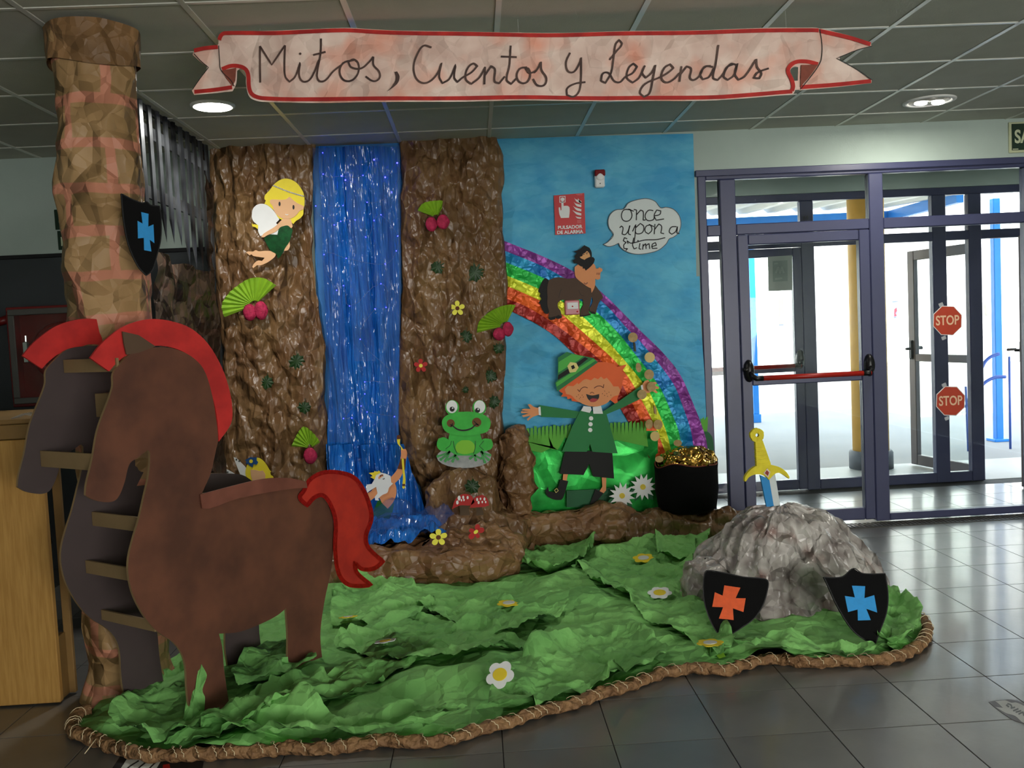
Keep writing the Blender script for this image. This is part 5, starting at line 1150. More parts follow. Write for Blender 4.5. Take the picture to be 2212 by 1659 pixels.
# reddish-brown brush marks
src = bs.inputs['Base Color'].links[0].from_socket
nz_ = N.new('ShaderNodeTexNoise'); nz_.inputs['Scale'].default_value = 4.5; nz_.inputs['Detail'].default_value = 3
tc_ = N.new('ShaderNodeTexCoord'); L.new(tc_.outputs['Object'], nz_.inputs['Vector'])
rp2 = N.new('ShaderNodeValToRGB'); rp2.color_ramp.elements[0].position = .56; rp2.color_ramp.elements[1].position = .70; L.new(nz_.outputs['Fac'], rp2.inputs['Fac'])
mx_ = N.new('ShaderNodeMixRGB'); mx_.inputs[2].default_value = (*lin((146, 112, 104)), 1); L.new(rp2.outputs[0], mx_.inputs[0]); L.new(src, mx_.inputs[1]); L.new(mx_.outputs[0], bs.inputs['Base Color'])
def dome(parent, name, c, R, Hh, seed, mat, nu=150, nv=70):
    co = []; P = []
    ph = np.linspace(0, 2*math.pi, nu, endpoint=False); t = np.linspace(0.0, 1, nv)
    TT, PH = np.meshgrid(t, ph, indexing='ij'); TT = TT.ravel(); PH = PH.ravel()
    rr = TT; zz = 1-TT**2.5
    rad = 1+.06*np.sin(2*PH+1)+.05*np.sin(3*PH)
    co = np.stack([R[0]*rr*np.cos(PH)*rad, R[1]*rr*np.sin(PH)*rad, Hh*zz], 1)
    h = crumple(co, .15, seed)+.5*crumple(co, .07, seed+1)+.25*crumple(co, .035, seed+2)
    rad_ = crumple(np.stack([np.cos(PH)*1.2, np.sin(PH)*1.2, TT*.35], 1), .13, seed+7)
    fold = np.abs(np.sin(PH*9+2.5*vnoise(co, .25, seed+4)))*TT-.55*rad_*np.clip(TT*2, 0, 1)
    dd = co/np.array([R[0]**2, R[1]**2, Hh**2]); dd /= np.linalg.norm(dd, axis=1)[:, None]+1e-9
    co = co+dd*(h*.020-fold*.036)[:, None]; co[:, :2] *= (1+.10*np.clip(TT-.85, 0, 1)*4*.3)[:, None]
    co[:, 2] = np.maximum(co[:, 2], 0)+.03
    return mesh_obj(name, co+np.array([c[0], c[1], c[2]]), [tuple(f) for f in grid_faces(nu, nv, True)], mat, parent, True)
st_ = thing('paper_stone', 'big crumpled grey paper stone with a sword stuck in its top', 'rock', (1.56, 4.72, 0))
dome(st_, 'stone_shell', (1.555, 4.72, .02), (.52, .50), .455, 131, m_stone)
blob('side_lump', st_, (1.12, 4.62, .13), (.12, .14, .14), 133, m_stone, amp=.015, cell=.08, nu=50, nv=30)
for k, pts in enumerate(([(1630, 1128), (1632, 1108), (1640, 1100), (1650, 1110), (1662, 1112), (1690, 1118), (1700, 1112), (1712, 1116), (1716, 1136), (1680, 1142), (1640, 1140)],)):
    q = spline(pts, True, 3, 60); cp_ = Plane((1.5, 4.66, .45), (0, -1, .4)); MB().sheet(q, cp_, .02).build('torn_rim', m_stone, st_)
Sw = lambda pts: T(1560, 900, .18083, pts)
p = Plane((1.5, 4.70, .5), (.12, -1, 0)); sw = thing('paper_sword', 'yellow-hilted foam sword with blue and white blade standing in the stone', 'sword', p.P(1680, 1120))
m_by = M('foam_yellow', (232, 216, 40), .6, rgb2=(214, 196, 30), scale=20)
cut(sw, 'blade_blue_half', Sw([(455, 700), (565, 745), (640, 1200), (655, 1290), (575, 1290), (555, 1190)]), p, M('blade_blue', (24, 136, 204), .45, var=.06, glitter=.1), .012, poly=True)
cut(sw, 'blade_white_half', Sw([(562, 745), (632, 685), (705, 1130), (730, 1290), (655, 1290), (640, 1200)]), p.off(.001), M('blade_white', (214, 222, 222), .5), .012, poly=True)
cut(sw, 'guard', Sw([(272, 775), (275, 720), (330, 645), (410, 590), (520, 575), (600, 580), (700, 610), (770, 665), (806, 722), (798, 742), (740, 700), (680, 672), (630, 685), (560, 757), (520, 715), (450, 690), (380, 695), (320, 725), (285, 772)]), p.off(.010), m_by, .02)
gp = []
for k in range(13):
    t = k/12; a = Vector(Sw([(400, 300)])[0])*(1-t)+Vector(Sw([(415, 590)])[0])*t; b_ = Vector(Sw([(482, 295)])[0])*(1-t)+Vector(Sw([(582, 580)])[0])*t; gp.append((a, b_))
for k in range(12):
    a, b_ = gp[k]; a2, b2 = gp[k+1]; MB().sheet([(a.x-1, a.y), (b_.x+1, b_.y-1.5), (b2.x+.3, b2.y-1), (a2.x+.2, a2.y+.6)], p.off(.006+.003*(k % 2)), .018+.003*(k % 2)).build('grip_wrap', m_by, sw)
cu, cv = Sw([(420, 222)])[0]; nseg = 16
for k in range(nseg):
    a0, a1 = 2*math.pi*k/nseg, 2*math.pi*(k+1.15)/nseg; ro, ri = 14.6+(k % 3)*.5, 4
    MB().sheet([(cu+ri*math.cos(a0), cv+ri*math.sin(a0)), (cu+ro*math.cos(a0), cv+ro*math.sin(a0)), (cu+ro*math.cos(a1), cv+ro*math.sin(a1)), (cu+ri*math.cos(a1), cv+ri*math.sin(a1))], p.off(.005+.002*(k % 2)), .018).build('pommel_wrap', m_by, sw)
cut(sw, 'gem_setting', Sw([(540, 618), (577, 662), (550, 730), (494, 676)]), p.off(.014), M('pale_pink_foam', (232, 214, 196), .6), .004, poly=True)
cut(sw, 'gem', Sw([(535, 640), (560, 665), (547, 708), (512, 676)]), p.off(.017), M('gem_red', (150, 34, 20), .35), .003, poly=True)

m_felt = M('black_glitter', (7, 7, 8), .8, glitter=.3, var=.2, spec=.15)
m_ob = M('orange_glitter', (214, 84, 30), .45, metal=.3, glitter=.4, var=.12, scale=40); m_bb = M('blue_glitter', (36, 146, 214), .45, metal=.2, glitter=.3, var=.08, scale=40)
def shield(plane, outline, cross, cm, label, loc):
    t = thing('shield', label, 'shield', loc, 'black cross shields')
    cut(t, 'board', outline, plane, m_felt, .012, corner=35)
    MB().stroke(outline, plane.off(.001), 2.2, True, True).build('rim', M('rim_black', (14, 14, 16), .5, spec=.3), t)
    cut(t, 'cross', cross, plane.off(.003), cm, .003, poly=True); return t
Sh = lambda pts: T(1440, 900, .32546, pts)
tipO, tipB = fl(1560, 1380, .05), fl(1888, 1390, .05)
shield(Plane(tipO, (-.12, -1, .42)), Sh([(243, 1140), (250, 1050), (268, 1022), (400, 1040), (500, 1062), (560, 1068), (640, 1075), (672, 1090), (672, 1140), (640, 1250), (580, 1340), (500, 1400), (368, 1480), (300, 1375), (255, 1250)]), Sh([(383, 1120), (490, 1135), (458, 1205), (525, 1205), (510, 1297), (440, 1272), (445, 1350), (347, 1340), (375, 1265), (303, 1262), (320, 1165), (372, 1188)]), m_ob, 'black shield with an orange cross leaning on the stone', tipO)
shield(Plane(tipB, (.15, -1, .30)), Sh([(1045, 1065), (1110, 1068), (1170, 1060), (1240, 1008), (1300, 1040), (1450, 1042), (1470, 1180), (1460, 1300), (1410, 1440), (1387, 1506), (1330, 1490), (1230, 1410), (1130, 1250), (1080, 1140)]), Sh([(1230, 1122), (1318, 1125), (1313, 1205), (1378, 1185), (1398, 1300), (1325, 1275), (1355, 1350), (1270, 1353), (1268, 1280), (1205, 1297), (1183, 1190), (1250, 1200)]), m_bb, 'black shield with a blue cross leaning on the stone', tipB)
Sc = lambda pts: T(250, 200, .25304, pts)
shield(Plane((-1.30, 3.70, 1.9), (.62, -.78, 0)), Sc([(48, 862), (130, 905), (230, 942), (262, 930), (300, 960), (375, 968), (388, 1060), (385, 1250), (350, 1400), (310, 1520), (262, 1562), (190, 1480), (110, 1300), (70, 1100)]), Sc([(218, 1020), (280, 1035), (278, 1145), (322, 1125), (330, 1285), (290, 1255), (305, 1357), (243, 1345), (240, 1240), (190, 1245), (187, 1095), (230, 1118)]), m_bb, 'black shield with a blue cross hung on the paper tower', (-1.30, 3.70, 1.9))

# ================================================================== TOWER, GATE, CASTLE WALL
def brick_mat(name, base, base2, mortar, sc, bw, rh, ms, crease=.5):
    m = M(name, base, .5, rgb2=base2, scale=3, crease=crease, cscale=5, spec=.35); nt = m.node_tree; N = nt.nodes; L = nt.links; bs = N['Principled BSDF']; src = bs.inputs['Base Color'].links[0].from_socket
    uv = N.new('ShaderNodeUVMap'); nz = N.new('ShaderNodeTexNoise'); nz.inputs['Scale'].default_value = 5; L.new(uv.outputs[0], nz.inputs['Vector'])
    mxv = N.new('ShaderNodeMix'); mxv.data_type = 'VECTOR'; mxv.inputs['Factor'].default_value = .035; L.new(uv.outputs[0], mxv.inputs[4]); L.new(nz.outputs['Color'], mxv.inputs[5])
    br = N.new('ShaderNodeTexBrick'); br.inputs['Scale'].default_value = sc; br.inputs['Brick Width'].default_value = bw; br.inputs['Row Height'].default_value = rh; br.inputs['Mortar Size'].default_value = ms; br.inputs['Mortar Smooth'].default_value = .25
    br.inputs['Color1'].default_value = (0, 0, 0, 1); br.inputs['Color2'].default_value = (0, 0, 0, 1); br.inputs['Mortar'].default_value = (1, 1, 1, 1)
    L.new(mxv.outputs[1], br.inputs['Vector'])
    mx = N.new('ShaderNodeMixRGB'); mx.inputs[2].default_value = (*lin(mortar), 1)
    ma = N.new('ShaderNodeMath'); ma.operation = 'MULTIPLY'; ma.inputs[1].default_value = .8; L.new(br.outputs['Color'], ma.inputs[0]); L.new(ma.outputs[0], mx.inputs[0])
    L.new(src, mx.inputs[1]); L.new(mx.outputs[0], bs.inputs['Base Color']); return m
m_tower = brick_mat('tower_paper', (178, 144, 100), (150, 118, 78), (208, 136, 112), 1., .32, .166, .022)
tw = thing('paper_tower', 'tall round tower of brown paper painted with pink brick lines', 'tower', (-1.575, 4.0, 0))
cb, ctp = np.array([-1.575, 4.0]), np.array([-1.478, 3.845])
nu, nv = 110, 260; PH, V = np.meshgrid(np.linspace(0, 2*math.pi, nu), np.linspace(0, 1, nv)); PH = PH.ravel(); V = V.ravel()
q3 = np.stack([.17*np.cos(PH), .17*np.sin(PH), V*2.765], 1)
h = crumple(q3*[1, 1, .8], .20, 141)+.4*crumple(q3, .08, 142)+.5*vnoise(q3, .3, 143)
seam = np.clip(np.abs(PH-2*math.pi), 0, .3)/.3*np.clip(PH, 0, .3)/.3
R_ = .164+h*.016*seam+.03*np.clip((.05-V)/.05, 0, 1)
cc = cb+(ctp-cb)*V[:, None]
co = np.stack([cc[:, 0]+R_*np.cos(PH), cc[:, 1]+R_*np.sin(PH), V*2.765], 1)
uv = np.stack([PH*.165+.1, V*2.765+.09], 1)
mesh_obj('tower_paper', co, grid_faces(nu, nv), m_tower, tw, True, uv)
m_plain = M('tower_plain', (146, 110, 72), .55, rgb2=(116, 86, 54), scale=4, crease=.35, cscale=8)
V2 = np.linspace(0, 1, 40); PH, V = np.meshgrid(np.linspace(0, 2*math.pi, nu), V2); PH = PH.ravel(); V = V.ravel()
zz = 2.615+.02*np.sin(PH*2+.5)*(1-V)+(2.765-2.615)*V
q3 = np.stack([.18*np.cos(PH), .18*np.sin(PH), zz], 1); h = crumple(q3, .12, 151)*seam[:len(PH)] if False else crumple(q3, .12, 151)*np.clip(np.minimum(PH, 2*math.pi-PH), 0, .3)/.3
R_ = .172+.012*V**2+h*.008; cc = cb+(ctp-cb)*(zz/2.765)[:, None]
mesh_obj('collar', np.stack([cc[:, 0]+R_*np.cos(PH), cc[:, 1]+R_*np.sin(PH), zz], 1), grid_faces(nu, 40), m_plain, tw, True)

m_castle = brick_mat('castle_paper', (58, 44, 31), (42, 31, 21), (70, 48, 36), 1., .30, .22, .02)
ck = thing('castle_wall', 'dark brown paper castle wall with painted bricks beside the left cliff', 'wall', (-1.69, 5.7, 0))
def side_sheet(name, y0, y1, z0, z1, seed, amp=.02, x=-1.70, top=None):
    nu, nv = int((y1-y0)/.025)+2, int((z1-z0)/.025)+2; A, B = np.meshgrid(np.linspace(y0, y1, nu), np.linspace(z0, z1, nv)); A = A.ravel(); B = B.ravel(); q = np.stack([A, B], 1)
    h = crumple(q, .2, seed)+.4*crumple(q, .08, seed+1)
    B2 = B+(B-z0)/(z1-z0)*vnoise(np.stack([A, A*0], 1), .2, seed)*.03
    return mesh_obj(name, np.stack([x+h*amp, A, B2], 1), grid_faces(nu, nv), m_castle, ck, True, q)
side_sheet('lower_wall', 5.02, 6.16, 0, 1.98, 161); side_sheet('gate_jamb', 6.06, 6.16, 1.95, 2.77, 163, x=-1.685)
pg = thing('portcullis', 'row of silver-black pointed gate bars hanging beside the tower', 'gate', (-1.69, 5.6, 2.3))
m_iron = M('painted_iron', (84, 87, 90), .34, metal=.55, rgb2=(10, 10, 11), scale=3.5, stretch=(1, 1, .7))
for k in range(10):
    y = 4.95+.132*k; zt = 2.02-.012*k if k > 4 else 2.06; w = .026
    MB().add([(-1.68, y-w, 2.775), (-1.68, y+w, 2.775), (-1.672, y, 2.775), (-1.68, y-w, zt+.14), (-1.68, y+w, zt+.14), (-1.672, y, zt+.14), (-1.68, y, zt),
              (-1.692, y-w, 2.775), (-1.692, y+w, 2.775), (-1.692, y-w, zt+.14), (-1.692, y+w, zt+.14)],
             [(0, 2, 5, 3), (2, 1, 4, 5), (3, 5, 6), (5, 4, 6), (7, 9, 10, 8), (9, 6, 10), (0, 3, 9, 7), (1, 8, 10, 4), (3, 6, 9), (4, 10, 6), (0, 7, 8, 1, 2)]).build('bar', m_iron, pg)
for z in (2.64, 2.31): MB().cbox(-1.705, -1.692, 4.93, 6.16, z-.035, z+.035, .003).build('cross_rail', m_iron, pg)
MB().cbox(-1.71, -1.69, 4.9, 6.16, 2.74, 2.778, .003).build('top_rail', m_bk, pg)

# ================================================================== TROJAN HORSE
hd = Vector((.58404, .81172, 0)); hn = Vector((.81172, -.58404, 0)); HF = Vector((-1.115, 3.66, 0))
hp_ = Plane(HF, hn); gp_ = Plane(HF-hn*.35, hn)
horse = thing('cardboard_horse', 'tall brown cardboard Trojan horse with red mane and tail', 'horse', (-1.0, 3.9, 0))
body = [(327, 751), (290, 759), (263, 783), (245, 807), (244, 834), (236, 861), (219, 905), (209, 938), (199, 996), (187, 1046), (185, 1070), (203, 1080), (233, 1085), (250, 1080), (260, 1066), (270, 1039), (280, 1002), (297, 989), (319, 972), (324, 979), (322, 1023), (311, 1075), (300, 1123), (288, 1163), (278, 1207), (278, 1244), (289, 1288), (315, 1336), (341, 1365), (374, 1387), (392, 1410), (401, 1439), (404, 1487), (410, 1530), (425, 1558), (450, 1556), (475, 1546), (495, 1520), (484, 1446), (480, 1398), (473, 1369), (517, 1365), (565, 1347), (598, 1330), (618, 1314), (622, 1373), (622, 1428), (628, 1470), (657, 1462), (700, 1453), (692, 1373), (701, 1299), (716, 1226), (721, 1156), (718, 1112), (701, 1079), (664, 1042), (628, 1036), (572, 1038), (517, 1050), (466, 1062), (436, 1066), (455, 1023), (466, 975), (471, 950), (467, 905), (456, 844), (439, 796), (412, 769), (378, 754), (351, 750)]
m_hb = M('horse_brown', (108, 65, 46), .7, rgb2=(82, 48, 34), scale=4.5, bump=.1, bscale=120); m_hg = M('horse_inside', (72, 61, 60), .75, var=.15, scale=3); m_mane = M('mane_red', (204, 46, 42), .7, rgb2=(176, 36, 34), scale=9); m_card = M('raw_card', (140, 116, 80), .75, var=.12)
def hcut(name, pts, off, mat, th=.012, corner=45, poly=False): return cut(horse, name, pts, hp_.off(off), mat, th, corner, poly)
def raw_edges(o, n_front=2):
    o.data.materials.append(m_card)
    for f in o.data.polygons[n_front:]: f.material_index = 1
raw_edges(hcut('near_side', body, 0, m_hb))
mane = [(195, 773), (216, 746), (240, 724), (266, 706), (297, 694), (331, 689), (371, 694), (412, 709), (449, 742), (479, 793), (496, 844), (502, 884), (499, 915), (473, 954), (468, 895), (452, 837), (425, 783), (388, 756), (334, 747), (300, 765), (273, 768), (250, 786), (236, 802), (216, 788)]
hcut('mane', mane, -.013, m_mane, .010)
hcut('ear_patch', [(265, 716), (300, 724), (336, 748), (300, 762), (274, 766), (268, 740)], .0015, M('patch_brown', (92, 70, 52), .75), .006, poly=True)
tail = [(648, 1075), (657, 1060), (668, 1038), (694, 1022), (727, 1020), (764, 1031), (786, 1060), (800, 1097), (802, 1123), (791, 1156), (793, 1178), (808, 1196), (828, 1213), (808, 1228), (782, 1229), (766, 1215), (771, 1237), (802, 1264), (775, 1266), (749, 1261), (731, 1237), (724, 1185), (725, 1126), (714, 1090), (697, 1070), (679, 1075), (664, 1092)]
tl = hcut('tail', tail, .008, M('tail_red', (186, 44, 28), .65, rgb2=(160, 34, 24), scale=8), .008, 60)
MB().stroke(tail, hp_.off(.0095), 9, True, True, 5).build('glitter_edge', M('red_glitter', (196, 26, 22), .3, metal=.5, glitter=.9, var=.4, scale=60), tl)
bf = hcut('back_flap', [(433, 1068), (517, 1046), (572, 1034), (628, 1033), (662, 1041), (664, 1054), (628, 1056), (517, 1076), (455, 1098), (437, 1098)], .012, M('flap_brown', (132, 78, 62), .7, rgb2=(108, 60, 46), scale=5), .006)
# the far side: the same board 0.35 m behind
def far_copy(pts, off, name, mat, th):
    q = pts if False else spline(pts, True, 4, 45); P = [hp_.off(off).P(*w)-hn*.35-hd*.05+Vector((0, 0, .018)) for w in q]; n = len(P)
    A = sum(q[i-1][0]*q[i][1]-q[i][0]*q[i-1][1] for i in range(n)); B = [w-hn*th for w in P]
    f = [tuple(range(n)) if A < 0 else tuple(reversed(range(n)))]; f.append(tuple(n+i for i in reversed(f[0])))
    for i in range(n):
        j = (i+1) % n; f.append((j, i, n+i, n+j) if A < 0 else (i, j, n+j, n+i))
    P = [Vector((w.x, w.y, max(w.z, .005))) for w in P+B]
    return mesh_obj(name, P, f, mat, horse)
raw_edges(far_copy(body, 0, 'far_side', m_hg, .012)); far_copy(mane, -.013, 'far_mane', m_mane, .010)
for (u, v, hh) in ((128, 792, .05), (78, 992, .06), (190, 1122, .055), (176, 1226, .05), (210, 1330, .04)):
    a = gp_.P(u, v)+hd*.02; b_ = a+hn*.345
    MB().beam(a+hn*.004, b_, .010, hh).build('strut', m_card, horse)
a = hp_.P(520, 1120)-hn*.345; MB().beam(a, a+hn*.335, .01, .05).build('strut', m_card, horse); a = hp_.P(650, 1180)-hn*.345; MB().beam(a, a+hn*.335, .01, .05).build('strut', m_card, horse)
bx_ = gp_.P(205, 872); MB().beam(bx_+hn*.1, bx_+hn*.34, .12, .09).build('box_strut', m_card, horse)

# ================================================================== COUNTER
ctx = thing('reception_counter', 'light wood reception counter at the left edge of the hall', 'counter', (-2.4, 4.0, 0))
m_wood = M('pale_wood', (184, 142, 76), .5, rgb2=(166, 124, 62), scale=5, stretch=(14, 14, 1), bump=.05, bscale=60); m_wood2 = M('wood_edge', (134, 104, 58), .6, var=.15)
MB().cbox(-3.6, -1.829, 3.885, 3.915, .008, 1.132, .003).build('front_panel', m_wood, ctx)
MB().cbox(-3.6, -1.835, 3.88, 4.02, 1.135, 1.195, .004).build('top_rail', m_wood2, ctx)
MB().cbox(-3.6, -1.85, 3.9, 4.55, 1.196, 1.216, .004).build('worktop', m_wood2, ctx)
MB().cbox(-1.845, -1.81, 3.99, 4.012, .008, 1.13, .003).build('rear_post', m_wood2, ctx)
MB().cbox(-1.86, -1.835, 3.916, 3.99, .008, .28, .003).build('side_board', m_wood2, ctx)
MB().box(-3.6, -1.9, 4.012, 4.03, .0, 1.13).build('back_board', m_black, ctx)
MB().ball((-2.005, 3.87, 1.175), .022, 12, 8).build('knob', M('pewter', (150, 150, 146), .4, metal=.4), ctx, True)
bg_ = blob('plastic_bundle', None, (-1.90, 3.952, .72), (.05, .026, .10), 171, M('black_film', (30, 30, 30), .12, spec=.8, crease=.6, cscale=30), amp=.006, cell=.03, nu=40, nv=24)
tag(bg_, 'dark crumpled plastic bundle in the slot of the counter', 'bag')
rb_ = thing('ribbon_scrap', 'silvery ribbon scrap lying on the counter top', 'ribbon', (-1.9, 4.0, 1.22))
for k in range(4): MB().tube([Vector((-1.97, 3.95+.02*k, 1.217)), Vector((-1.92, 3.94+.025*k, 1.235)), Vector((-1.86, 3.96+.02*k, 1.219))], .002, 5).build('strand', M('silver_thread', (210, 210, 206), .3, metal=.5), rb_)

# ================================================================== BANNER
bn = thing('title_banner', 'pinkish white paper ribbon banner with handwritten Spanish title', 'banner', (0, 3.9, 2.6))
p = YP(3.90)
bo = [(472, 99), (472, 87), (474, 76), (482, 68.5), (600, 67), (744, 63), (823, 66), (980, 68.5), (1140, 69.5), (1360, 66), (1560, 64), (1752, 61), (1767, 62.6), (1830, 77), (1879, 93.6), (1881, 101.5), (1850, 110), (1805, 128), (1850, 153), (1882, 174.3), (1881.5, 180), (1800, 190), (1724, 197), (1720.5, 193), (1722, 143.4), (1707, 148.5), (1703.5, 157), (1714, 181), (1714.5, 198), (1710, 206), (1620, 212), (1521, 217), (1330, 217), (1140, 216), (900, 221), (699, 223), (568, 221), (545, 215), (537, 205), (532, 181), (532, 160), (526, 151), (513, 148), (511, 181), (503, 197.7), (470, 201), (419, 204.5), (413.7, 195), (430, 172), (451.5, 147), (432, 133), (415.5, 117.6), (420.6, 104)]
m_ban = M('banner_paper', (242, 218, 204), .75, rgb2=(214, 180, 166), scale=4.5, crease=.25, cscale=6)
nt = m_ban.node_tree; N = nt.nodes; L = nt.links; bs = N['Principled BSDF']; src = bs.inputs['Base Color'].links[0].from_socket
nz_ = N.new('ShaderNodeTexNoise'); nz_.inputs['Scale'].default_value = 5.; tc_ = N.new('ShaderNodeTexCoord'); mp_ = N.new('ShaderNodeMapping'); mp_.inputs['Location'].default_value = (3, 2, 1); L.new(tc_.outputs['Object'], mp_.inputs[0]); L.new(mp_.outputs[0], nz_.inputs['Vector'])
rp2 = N.new('ShaderNodeValToRGB'); rp2.color_ramp.elements[0].position = .5; rp2.color_ramp.elements[1].position = .75; L.new(nz_.outputs['Fac'], rp2.inputs['Fac'])
mx_ = N.new('ShaderNodeMixRGB'); mx_.inputs[2].default_value = (*lin((236, 158, 132)), 1); L.new(rp2.outputs[0], mx_.inputs[0]); L.new(src, mx_.inputs[1]); L.new(mx_.outputs[0], bs.inputs['Base Color'])
q2, f2_, dist = grid_mask([(p.P(*w).x, p.P(*w).z) for w in spline(bo, True, 3, 40)], .008)
def wave(x, z): return .012*np.sin(x*3.1)+.004*np.sin(x*11+z*6)
hh = crumple(q2, .14, 181)*.003
yy = 3.90+wave(q2[:, 0], q2[:, 1])+hh
paper = mesh_obj('paper', np.concatenate([np.stack([q2[:, 0], yy, q2[:, 1]], 1), np.stack([q2[:, 0], yy+.0015, q2[:, 1]], 1)]), f2_.tolist()+[tuple(len(q2)+i for i in reversed(f)) for f in f2_.tolist()], m_ban, bn, True)
class Bent(Plane):
    def __init__(s, d): s.d = d; s.n = Vector((0, -1, 0))
    def P(s, u, v):
        a = p.P(u, v); return Vector((a.x, 3.90+float(wave(a.x, a.z))-.0055-s.d, a.z))
m_bred = M('banner_red', (196, 44, 36), .7, rgb2=(160, 30, 28), scale=12); m_bbrn = M('banner_fold', (140, 74, 58), .75, var=.2, scale=30)
b = MB(); B0 = Bent(.0)
def dense(pts, step=12):
    P = np.array(spline(pts, False, 6, 80)); s_ = np.concatenate([[0], np.cumsum(np.hypot(*np.diff(P, axis=0).T))]); t = np.linspace(0, s_[-1], max(3, int(s_[-1]/step)+1)); return [(np.interp(x, s_, P[:, 0]), np.interp(x, s_, P[:, 1])) for x in t]
for s_ in ([(475, 88), (478, 79), (486, 73), (600, 73), (745, 69), (823, 72), (980, 74), (1140, 75), (1360, 72), (1560, 70), (1752, 67.5), (1766, 68)], [(1768, 69), (1830, 83), (1877, 98)], [(1726, 191), (1800, 185), (1879, 176.5)], [(1764, 141), (1740, 135.5), (1715, 137), (1701, 148), (1699, 158), (1707, 175), (1710, 190), (1707, 199)], [(1708, 200), (1620, 206), (1521, 211), (1330, 211), (1140, 210), (900, 214), (699, 216), (572, 214), (548, 207), (540, 192), (538, 165), (533, 152), (520, 145), (500, 144), (481, 151)], [(420, 110), (446, 105), (472, 103)], [(420, 198.5), (465, 195), (503, 190)]):
    b.stroke(dense(s_, 5), B0, 8.5, False)
b.build('red_border', m_bred, bn)
for q in ([(480, 154), (512, 148), (510, 176), (504, 188), (490, 170)], [(1727, 143), (1764, 142), (1745, 168), (1725, 191)]): MB().sheet(q, Bent(.0006), .0005).build('folded_underside', m_bbrn, bn)
b = MB(); B1 = Bent(.0012)
for s_ in ([(474, 100), (476, 130), (479, 153), (500, 175), (508, 188)], [(1768, 65), (1773, 100), (1771, 130), (1764, 146), (1745, 172), (1725, 196)], [(420, 117), (434, 132), (452, 147), (432, 172), (416, 194)], [(1880, 102), (1850, 110), (1805, 128), (1850, 153), (1881, 175)]): b.stroke(s_, B1, 1.6)
z2 = lambda pts: T(400, 30, .34358, pts); z3 = lambda pts: T(1140, 30, .34358, pts)
let = [z2(x) for x in ([(477, 437), (475, 330), (474, 207)], [(474, 207), (548, 325), (632, 203)], [(632, 203), (628, 330), (634, 400), (660, 432), (695, 400), (728, 312), (720, 385), (740, 428), (780, 425), (815, 375), (845, 300)], [(860, 165), (856, 260), (833, 390), (848, 428), (885, 425), (935, 370), (985, 332)], [(810, 266), (888, 248)], [(1065, 300), (1000, 318), (976, 370), (1000, 422), (1050, 428), (1090, 385), (1094, 325), (1065, 296), (1030, 312), (1050, 345), (1110, 352), (1160, 312), (1187, 278)], [(1187, 278), (1188, 330), (1222, 370), (1226, 410), (1190, 432), (1138, 402)], [(1550, 214), (1500, 204), (1460, 260), (1438, 330), (1450, 402), (1490, 437), (1540, 427), (1590, 372), (1613, 310), (1598, 395), (1618, 438), (1662, 410), (1702, 320), (1692, 400), (1712, 430), (1745, 402), (1800, 370), (1838, 330), (1810, 315), (1772, 352), (1765, 412), (1800, 442), (1850, 402), (1884, 345)], [(1886, 335), (1882, 445)], [(1884, 390), (1925, 330), (1948, 350), (1946, 425), (1975, 438), (2010, 395)], [(2047, 200), (2038, 330), (2022, 415), (2050, 442), (2085, 405)], [(1985, 270), (2085, 272)], [(2150, 335), (2105, 345), (2085, 390), (2105, 430), (2145, 432), (2170, 390), (2160, 345), (2140, 340), (2165, 370), (2212, 355)])]
let += [z3(x) for x in ([(40, 370), (62, 345), (84, 300)], [(84, 298), (88, 350), (118, 400), (106, 445), (62, 448), (34, 408)], [(268, 240), (243, 300), (255, 356), (292, 360), (328, 305), (338, 270), (337, 400), (325, 482), (290, 517), (248, 507), (250, 465), (300, 435), (365, 425)], [(515, 287), (560, 232), (592, 190), (575, 163), (553, 192), (540, 280), (525, 370), (490, 432), (463, 417), (475, 372), (510, 370), (545, 420), (580, 428), (615, 395), (660, 372), (688, 332), (665, 312), (635, 340), (624, 400), (660, 432), (700, 402), (737, 325), (720, 370), (742, 402), (780, 370), (803, 322), (785, 420), (765, 500), (730, 522), (706, 492), (740, 440), (830, 400), (880, 372), (917, 340), (895, 317), (860, 340), (840, 400), (870, 432), (920, 410), (955, 372)], [(967, 330), (954, 428)], [(957, 385), (1000, 330), (1027, 345), (1020, 402), (1042, 417), (1080, 390), (1110, 335), (1150, 328)], [(1165, 335), (1120, 332), (1085, 378), (1100, 413), (1140, 397), (1172, 340)], [(1197, 198), (1180, 320), (1165, 402), (1192, 418), (1228, 380), (1250, 338), (1290, 320)], [(1312, 325), (1270, 320), (1230, 392), (1255, 418), (1295, 387), (1315, 315), (1300, 382), (1322, 418), (1362, 395), (1428, 295)], [(1430, 290), (1436, 340), (1462, 380), (1450, 412), (1415, 408), (1440, 375), (1507, 350)])]
b.build('pen_lines', m_ink, bn)
b = MB()
for s_ in let: b.stroke(s_, B1, 4.0)
q = z2([(728, 257)])[0]; b.dot(q[0], q[1], 2.6, Bent(.0012), thick=.0003)
b.sheet(spline(z2([(1318, 372), (1335, 368), (1350, 400), (1340, 440), (1310, 470), (1275, 494), (1300, 465), (1322, 430), (1326, 400)]), True, 3, 60), Bent(.0014), .0003)
b.build('lettering', M('banner_ink', (58, 40, 36), .65, rgb2=(92, 68, 60), scale=10), bn)
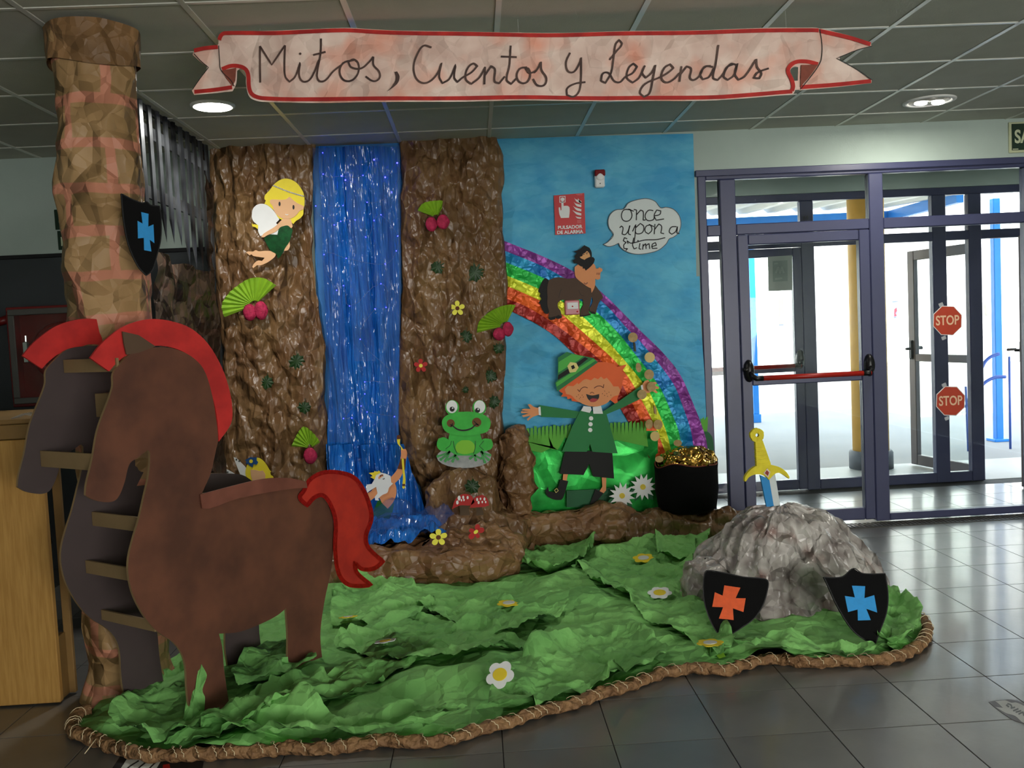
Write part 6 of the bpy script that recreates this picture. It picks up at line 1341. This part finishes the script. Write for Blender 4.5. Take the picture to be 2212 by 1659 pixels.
for u in (560, 1120, 1700):
    a = p.P(u, 68); MB().tube([(a.x, 3.905, a.z-.01), (a.x, 3.915, ZC-.002)], .0008, 5).build('hanging_thread', M('thread', (170, 170, 165), .5), bn)

# ================================================================== FLOOR STICKERS
fs2 = thing('floor_sticker', 'white and grey worn sticker on the floor tiles at the right edge', 'sticker', fl(2170, 1530))
fp = Plane((0, 0, .0015), (0, 0, 1)); Fs = lambda pts: T(2080, 1460, .12, pts)
cut(fs2, 'grey_backing', Fs([(465, 470), (560, 448), (720, 425), (900, 425), (1060, 470), (1400, 640), (1500, 900), (1250, 900), (1060, 840), (900, 790), (760, 700), (580, 570)]), fp, M('sticker_grey', (112, 112, 118), .6), .0012)
cut(fs2, 'white_patch', Fs([(580, 455), (760, 440), (870, 482), (960, 478), (1100, 540), (1350, 680), (1300, 860), (1100, 850), (940, 720), (780, 672), (720, 640), (590, 560), (720, 575), (630, 490)]), fp.off(.0004), M('sticker_white', (188, 190, 188), .6, var=.1), .0006)
b = MB()
for s_ in ([(800, 500), (860, 520), (880, 560)], [(860, 580), (940, 565)], [(905, 630), (1000, 590)], [(950, 655), (1050, 625)], [(1000, 690), (1080, 650), (1100, 720)], [(780, 520), (830, 560)]): b.stroke(Fs(s_), fp.off(.0008), 3.4)
b.build('worn_print', M('sticker_ink', (110, 114, 116), .6), fs2)
fs3 = thing('floor_sticker', 'black white and red sticker half under the left end of the rope', 'sticker', fl(330, 1652))
cut(fs3, 'black_base', [(215, 1700), (262, 1630), (380, 1630), (440, 1645), (430, 1700)], fp, m_bk, .0012, poly=True); cut(fs3, 'white_lines', [(235, 1700), (275, 1638), (350, 1640), (335, 1665), (300, 1700)], fp.off(.0004), m_gw, .0006, poly=True); cut(fs3, 'red_spot', [(352, 1652), (366, 1650), (372, 1680), (350, 1680)], fp.off(.0006), m_red, .0006, poly=True)
b = MB()
for k in range(3): b.stroke([(255+k*24, 1690), (275+k*24, 1660), (300+k*20, 1643)], fp.off(.0008), 3)
b.build('print_lines', m_bk, fs3)
